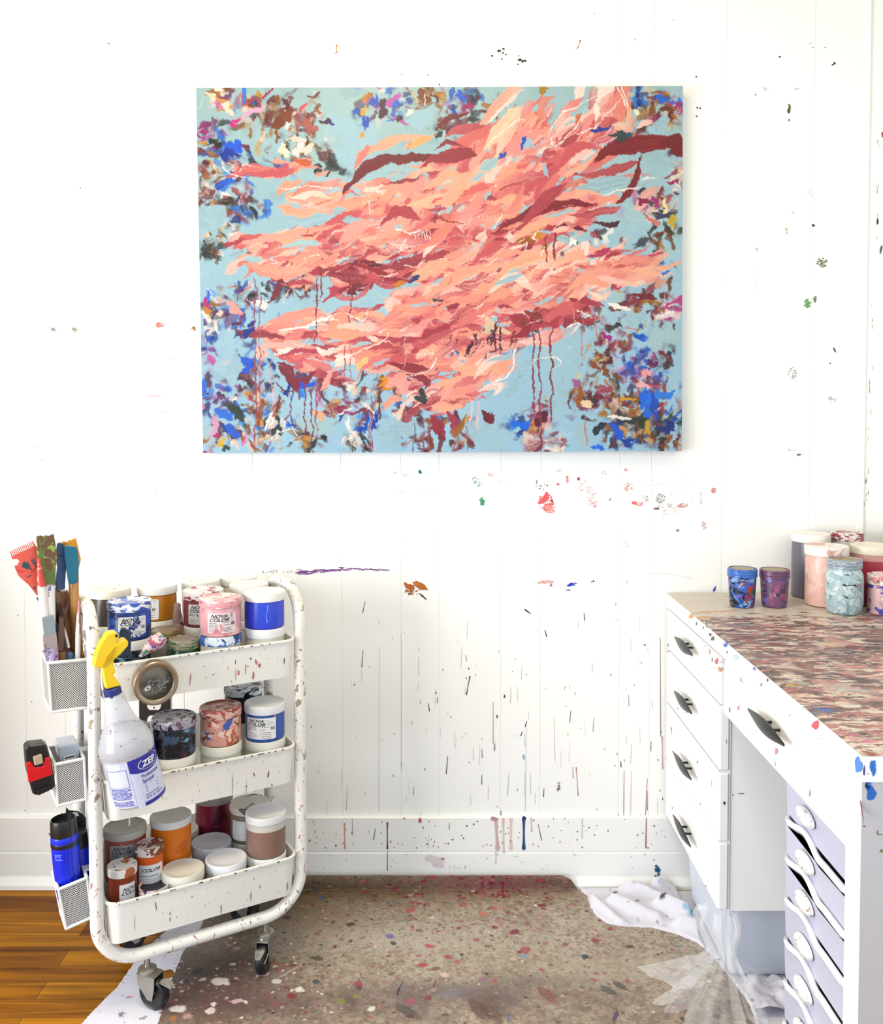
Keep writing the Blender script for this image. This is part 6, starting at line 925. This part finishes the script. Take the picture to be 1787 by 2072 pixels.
tr = n.new('ShaderNodeBsdfTransparent'); tr.inputs[0].default_value = (.10, .10, .10, 1); mxs = n.new('ShaderNodeMixShader'); L.new(hole, mxs.inputs[0]); L.new(bs.outputs[0], mxs.inputs[1]); L.new(tr.outputs[0], mxs.inputs[2]); L.new(mxs.outputs[0], n['Material Output'].inputs['Surface'])  # dark tint in the holes paints in the shade inside the basket
bsolid = splat('white basket enamel', '#f4f3ee', [('#2a2624', 40, .73, 1)], .4, 75)
def basket(lab, fr, v0, v1, cell=.0046):
    """fr: front corner pixels (top left, top right, bottom right, bottom left) on the plane v0"""
    c = [on_v(*p_, v0) for p_ in fr]; bk = [p_+CN*(v1-v0) for p_ in c]
    t = thing('mesh_basket', lab, 'basket', tuple(c[3]), 0, 'perforated baskets hung on the cart end'); Lk = inv(t)
    def panel(a, b, cc, d, nm):   # a,b top; cc,d bottom
        m = .06; q_ = [(a, b, cc, d)]; me_v = []; g = G()
        ea, eb, ec_, ed = [x+(y-x)*0 for x, y in ((a, b), (b, a), (cc, d), (d, cc))]
        g.add([ea, eb, ec_, ed], [(3, 2, 1, 0)]); o = g.build(nm, mesh, t, Lk)
        w, h = (b-a).length/cell, (a-d).length/cell; at = o.data.attributes.new('Cell', 'FLOAT_VECTOR', 'POINT'); at.data.foreach_set('vector', [0, h, 0, w, h, 0, w, 0, 0, 0, 0, 0]); return o
    panel(c[0], c[1], c[2], c[3], 'front_mesh'); panel(bk[1], bk[0], bk[3], bk[2], 'back_mesh'); panel(bk[0], c[0], c[3], bk[3], 'side_mesh'); panel(c[1], bk[1], bk[2], c[2], 'side_mesh')
    g = G(); g.add([c[3], c[2], bk[2], bk[3]], [(0, 1, 2, 3)])
    rim = [c[0], c[1], bk[1], bk[0]]; bt = [c[3], c[2], bk[2], bk[3]]
    for i in range(4):
        j = (i+1) % 4; g.tube([rim[i], rim[j]], .0034, 8); g.tube([bt[i], bt[j]], .0032, 8); g.tube([rim[i], bt[i]], .0026, 8)
    g.build('rim_frame', bsolid, t, Lk, smooth=50)
    h = G(); mid = (c[1]+bk[1])/2; e = CM.to_3x3() @ Vector((.018, 0, 0)); h.prism([mid-CN*.012, mid+CN*.012, mid+CN*.012+e, mid-CN*.012+e], (0, 0, .002)); h.build('hanging_tab', bsolid, t, Lk); return t
basket('largest white perforated basket, holding the brushes at the top of the cart end', [(97,1342),(178,1334),(181,1431),(104,1441)], .035, .135)
basket('small white perforated basket with a clear box inside, below the brush basket', [(111,1547),(170,1535),(174,1617),(117,1630)], .060, .170)
basket('tilted white perforated basket holding blue bottles near the floor', [(118,1800),(176,1776),(186,1856),(134,1879)], .040, .120)
# clear box in the small basket
cb = thing('clear_box', 'clear plastic hardware box standing in the small white basket', 'box', tuple(CW(-.15, .11, .47)), 0)
P = [on_v(*p_, .085) for p_ in [(117,1512),(158,1504),(162,1545),(123,1552)]]; G().prism(P, CN*.06).build('body', mat('cloudy clear plastic', '#c4c9d4', .2), cb, inv(cb), bevel=.003)
P2 = [on_v(*p_, .0835) for p_ in [(128,1530),(152,1524),(154,1536),(130,1542)]]; g = G(); g.add(P2, [(0, 1, 2, 3)]); a, b, c_, d_ = P2; e = -CN*.0006
g.add([a.lerp(b, .1)+a.lerp(d_, .3)-a+e, a.lerp(b, .9)+a.lerp(d_, .3)-a+e, a.lerp(b, .9)+a.lerp(d_, .5)-a+e, a.lerp(b, .1)+a.lerp(d_, .5)-a+e], [(0, 1, 2, 3)], 1); g.build('label', [LABEL, INK], cb, inv(cb))
# tape measure clipped to the small basket
tmz = thing('tape_measure', 'red and black tape measure clipped on the outside of the small white basket', 'tape measure', tuple(on_v(80, 1560, .05)), 0); Lt = inv(tmz)
redm = mat('red tape case', '#d5121c', .3)
o = G().prism(outline([(50,1515),(58,1508),(88,1505),(96,1510),(104,1538),(112,1590),(108,1598),(72,1611),(66,1606),(54,1560)], .058), CN*.034).build('case', dark, tmz, Lt, bevel=.005, seg=3); fix_normals(o)
o = G().prism(outline([(53,1545),(62,1541),(70,1553),(88,1551),(91,1534),(101,1532),(107,1568),(58,1585)], .0545), CN*.006).build('red_panel', redm, tmz, Lt, bevel=.002); fix_normals(o)
o = G().prism(outline([(67,1532),(85,1526),(88,1545),(70,1550)], .052), CN*.006).build('thumb_lock', mat('tan lock', '#b9a488', .4), tmz, Lt, bevel=.002); fix_normals(o)
o = G().prism(outline([(73,1601),(104,1590),(100,1600),(78,1610)], .050), CN*.008).build('tape_hook', mat('black hook', '#222226', .35, .4), tmz, Lt, bevel=.001); fix_normals(o)
# blue bottle and black packages in the lowest basket
def tilted(name, lab, cat, b_px, t_px, v, r):
    b_, t_ = on_v(*b_px, v), on_v(*t_px, v); az = (t_-b_).normalized(); y_ = CN-az*CN.dot(az); y_.normalize(); x_ = y_.cross(az)
    M = Matrix(((x_.x, y_.x, az.x, b_.x), (x_.y, y_.y, az.y, b_.y), (x_.z, y_.z, az.z, b_.z), (0, 0, 0, 1))); return thing(name, lab, cat, M=M), (t_-b_).length
cob = mat('cobalt plastic', '#0d2bd6', .25)
bb, Lq = tilted('blue_bottle', 'glossy cobalt blue bottle with a black cap leaning in the lowest basket', 'bottle', (140, 1815), (128, 1665), .075, .027); rr = .0255
G().lathe([(0, 0), (rr*.75, 0), (rr*.85, .004), (rr*.92, .02), (rr*1.02, .08), (rr*1.04, Lq-.032), (rr*1.02, Lq-.024), (rr*.98, Lq-.022)], 36).build('body', [cob], bb, smooth=50)
G().lathe([(rr*.99, Lq-.023), (rr*1.01, Lq-.020), (rr*.98, Lq+.004), (rr*.90, Lq+.010), (rr*.86, Lq+.010), (rr*.84, Lq+.002), (0, Lq+.001)], 36).build('cap', dark, bb, smooth=40)
G().lathe([(rr*1.045, Lq-.044), (rr*1.055, Lq-.0435), (rr*1.055, Lq-.035), (rr*1.045, Lq-.0345)], 36).build('black_band', dark, bb, smooth=40)
label(bb, rr*1.045, R(-125), Lq-.060, .020, .018, [('b', -.009, .006-.002*(k % 3), .006-.0034*k, .0072-.0034*k, 1) for k in range(4)], paper=cob).data.materials[1] = mat('pale blue print', '#8fb4ff', .4)
b2, L3 = tilted('blue_bottle', 'second cobalt blue bottle, mostly hidden behind the first in the lowest basket', 'bottle', (167, 1795), (160, 1715), .110, .02)
G().lathe([(0, 0), (.017, 0), (.019, .01), (.020, L3), (.018, L3+.004), (0, L3+.004)], 30).build('body', cob, b2, smooth=50); G().lathe([(.0185, L3+.003), (.019, L3+.006), (.0185, L3+.034), (0, L3+.036)], 30).build('cap', dark, b2, smooth=40)
pk = thing('hang_package', 'black blister package with a cut-out hang hole behind the blue bottle', 'package', tuple(on_v(155, 1720, .118)), 0)
g = G(); op1 = [(134,1634),(140,1640),(158,1642),(168,1648),(174,1655),(176,1750),(150,1760),(138,1700),(133,1652)]; g.prism(outline(op1, .142), CN*.003); o = g.build('card', dark, pk, inv(pk)); fix_normals(o)
g = G(); g.prism(outline([(146,1646),(150,1643),(157,1644),(160,1651),(154,1652),(151,1648)], .1405), CN*.001); o = g.build('hang_hole', mat('wall seen through', '#d8d4d0', .8), pk, inv(pk)); fix_normals(o)
pk2 = G().prism(outline([(125,1645),(120,1655),(108,1668),(106,1690),(98,1686),(106,1700),(118,1720),(130,1700)], .112), CN*.003).build('torn_packaging', dark); fix_normals(pk2); tag(pk2, 'torn black packaging sticking out left of the blue bottle cap', 'packaging')

# ------------------------------------------------------------------ brushes and shapers
wood = splat('varnished brush wood', '#c08a45', [('#9a6a30', 14, .58, .15)], .35, 76); wdk = splat('dark brush wood', '#8a5a2e', [('#6a421e', 14, .56, .15), ('#c0b0a0', 20, .68, .3)], .4, 77)
wht = splat('white painted handle', '#f0ecea', [('#b07a8a', 24, .62, .4), ('#6a7aa8', 26, .66, .4)], .4, 78); silv = mat('ferrule steel', '#c4c4c6', .28, .85); brist = splat('dark bristle', '#2a2422', [('#5a4a44', 60, .56, .2)], .7, 79)
def brush(name, lab, cat, v, path, rad, hm_, head=None, hd=.006, hmat=None, hname='head', ferr=None, extra=(), grp='brushes and shapers in the cart basket'):
    P = [on_v(*p_, v) for p_ in path]; t = thing(name, lab, cat, tuple(P[0]), 0, grp); Lb_ = inv(t)
    g = G(); rr_ = rad if isinstance(rad, list) else [rad]*len(P); g.tube(P, rr_, 12); g.build('handle', hm_, t, Lb_, smooth=50)
    if ferr: g = G(); Q = [on_v(*p_, v) for p_ in ferr[0]]; g.tube(Q, ferr[1], 14, flat=ferr[2]); g.build('ferrule', ferr[3], t, Lb_, smooth=50)
    if head: o = G().prism([on_v(*p_, v-hd/2) for p_ in head], CN*hd).build(hname, hmat, t, Lb_, bevel=.0004 if hname == 'comb' else .001); fix_normals(o)
    for nm, pts, dv, th_, m_ in extra: o = G().prism([on_v(*p_, v+dv) for p_ in pts], CN*th_).build(nm, m_, t, Lb_); fix_normals(o)
    return t
teeth = [(20,1116)]
a, b = Vector((20, 1116)), Vector((66, 1095)); d = (b-a)/27; nrm = Vector((.40, 1)).normalized()*11
for k in range(14): p0, p1 = a+d*(2*k), a+d*(2*k+1); teeth += [tuple(p0), tuple(p1)]+([tuple(p1+nrm), tuple(p1+d+nrm)] if k < 13 else [])
redr = splat('red rubber comb', '#df5b49', [('#2f4a54', 18, .64, 1), ('#c9402e', 14, .60, 1)], .45, 80)
brush('paint_comb', 'red toothed rubber paint comb, leftmost in the brush basket', 'paint comb', .075, [(122,1335),(112,1262),(90,1225),(78,1208)], [.003, .004, .0045, .005], splat('teal grey handle', '#3a5a66', [('#d0b0a8', 30, .60, 1)], .4, 81), teeth[1:]+[(75,1108),(80,1150),(79,1205),(74,1204),(58,1184),(37,1165),(29,1146),(36,1143),(39,1136),(35,1131),(25,1132),(22,1122)], .004, redr, 'comb')
brush('color_shaper', 'wide green-smeared shaper with a notched top edge in the brush basket', 'shaper', .060, [(104,1330),(103,1250),(100,1185)], [.008, .009, .010], wht, [(74,1084),(78,1086),(82,1083),(88,1086),(93,1083),(99,1085),(104,1082),(109,1081),(112,1097),(116,1120),(113,1152),(112,1172),(112,1184),(89,1184),(83,1165),(77,1145),(75,1115)], .007, splat('olive green smears', '#62752f', [('#6a4a2c', 14, .50, .5), ('#8fa84a', 18, .58, 1), ('#4a3a2c', 30, .68, 1)], .4, 82), 'blade', ferr=([(101,1182),(103,1205)], .0105, .6, splat('smeared ferrule', '#b9b0bc', [('#8a5a7a', 30, .56, 1), ('#6a7a5a', 30, .62, 1)], .3, 83)))
brush('color_shaper', 'slate blue shaper smeared with lavender between the green and teal ones', 'shaper', .085, [(136,1335),(132,1250),(126,1196)], [.006, .009, .011], wdk, [(116,1100),(122,1098),(129,1101),(133,1110),(134,1150),(132,1180),(132,1192),(114,1197),(112,1180),(116,1150),(114,1120)], .009, splat('slate blue silicone', '#2f456e', [('#8a8fb8', 20, .60, .7), ('#dfe4f0', 26, .70, 1), ('#1c2a48', 14, .60, 1)], .4, 84), 'blade')
brush('color_shaper', 'wide ochre shaper with a notched edge behind the teal shaper', 'shaper', .110, [(158,1335),(152,1240),(150,1150)], [.006, .008, .009], wdk, [(125,1097),(131,1095),(132,1098),(138,1096),(139,1093),(146,1093),(147,1091),(154,1089),(159,1110),(164,1132),(160,1150),(152,1160),(140,1150)], .006, splat('ochre rubber', '#d8920f', [('#b0700a', 16, .6, 1), ('#e8d0a0', 30, .70, 1)], .4, 85), 'blade')
brush('color_shaper', 'teal shaper on a plain varnished wooden handle', 'shaper', .070, [(163,1332),(155,1270),(150,1220),(149,1180)], [.006, .0085, .010, .0095], wood, [(131,1108),(136,1104),(146,1106),(155,1107),(158,1115),(160,1140),(158,1165),(157,1183),(140,1185),(136,1160),(132,1130)], .010, mat('teal silicone', '#0f6a88', .35), 'blade')
brush('paint_brush', 'white-handled brush with a red tip painted dull, standing left of the green shaper', 'brush', .055, [(100,1335),(92,1260),(84,1190),(80,1160)], [.006, .0075, .0075, .003], wht, None, ferr=([(85,1186),(82,1170),(79,1130)], [.0078, .007, .003], 1, splat('red tip', '#cf4438', [('#e8a0a0', 30, .6, 1)], .4, 86)))
brush('flat_brush', 'flat brush with a grey rectangular sleeve and steel ferrule at the front of the basket', 'brush', .045, [(104,1338),(103,1310)], [.010, .011], splat('purple smeared handle', '#6a5a7a', [('#b9a8d0', 24, .52, 1), ('#3a2a3a', 24, .60, 1)], .4, 87), [(85,1250),(108,1245),(114,1282),(89,1287)], .007, mat('grey sleeve', '#8f9aa2', .4), 'bristle_sleeve', extra=[('ferrule', [(88,1287),(114,1282),(118,1318),(90,1322)], -.005, .009, splat('stained steel ferrule', '#a8989a', [('#4a3434', 24, .55, .4), ('#3f5a4a', 30, .63, 1)], .3, 88)), ('smear', [(90,1320),(100,1317),(118,1318),(118,1335),(100,1342),(94,1330)], -.008, .010, splat('lavender paint lump', '#a890c8', [('#5a3f6a', 24, .54, 1), ('#e4d4c0', 30, .64, 1)], .4, 89))])
brush('fan_brush', 'dark bristle brush splayed upward in the middle of the basket', 'brush', .065, [(126,1338),(121,1300),(120,1280)], [.005, .005, .006], wdk, [(118,1290),(119,1255),(122,1240),(139,1215),(141,1222),(130,1258),(126,1290)], .004, splat('streaked brown bristle', '#6a4430', [('#c9b9b4', 30, .58, .15), ('#3a2418', 40, .55, .1)], .6, 90), 'bristles', extra=[('black_grip', [(101,1222),(118,1222),(121,1300),(112,1310),(108,1250),(102,1246)], .012, .006, dark)])
brush('paint_brush', 'thin brush with a pink-stained white handle, rightmost in the basket', 'brush', .050, [(157,1338),(158,1280),(160,1216)], [.005, .0052, .002], splat('white handle stained pink', '#f2eeec', [('#c9808c', 14, .52, .2), ('#8fb0d8', 16, .66, .3)], .4, 91), None)
brush('paint_brush', 'plain brown wooden brush handle leaning behind the teal shaper', 'brush', .095, [(150,1338),(142,1270),(136,1200)], [.006, .0075, .006], wdk, None)
brush('paint_brush', 'thin white stick slanting between the brown handles', 'stick', .058, [(139,1310),(133,1285),(128,1268)], [.003, .0028, .0022], wht, None)
brush('paint_brush', 'round brush with a dark bristle tip pointing up between the green and slate shapers', 'brush', .100, [(120,1338),(117,1270),(116,1225)], [.006, .007, .006], wdk, None, ferr=([(116,1226),(116,1205),(117,1180)], [.0065, .0075, .003], 1, brist))
brush('paint_brush', 'black-handled brush low behind the flat brush with the grey sleeve', 'brush', .090, [(112,1338),(106,1290),(101,1240)], [.007, .009, .006], dark, None)
brush('flat_brush', 'dark smeared flat brush with stiff clumped bristles right of the grey sleeve', 'brush', .052, [(125,1338),(124,1318)], [.008, .009], wdk, [(117,1318),(118,1270),(121,1245),(125,1252),(129,1240),(131,1275),(132,1318)], .007, splat('clumped dark bristles', '#2e2420', [('#6a4c3c', 40, .56, .15), ('#b8a8a0', 50, .68, .15)], .6, 93), 'bristles')
g = G(); bp = [on_v(140, 1326, .062), on_v(142, 1338, .062)]; g.tube([bp[1], bp[0], on_v(139, 1318, .062)], [.010, .010, .004], 16); o = g.build('palette_knife_rag', splat('blue smeared rag', '#3a5a8a', [('#a8b8d0', 40, .56, 1), ('#14182c', 34, .58, 1)], .5, 92), smooth=60); tag(o, 'small blue-smeared bundle low between the brush handles', 'rag')
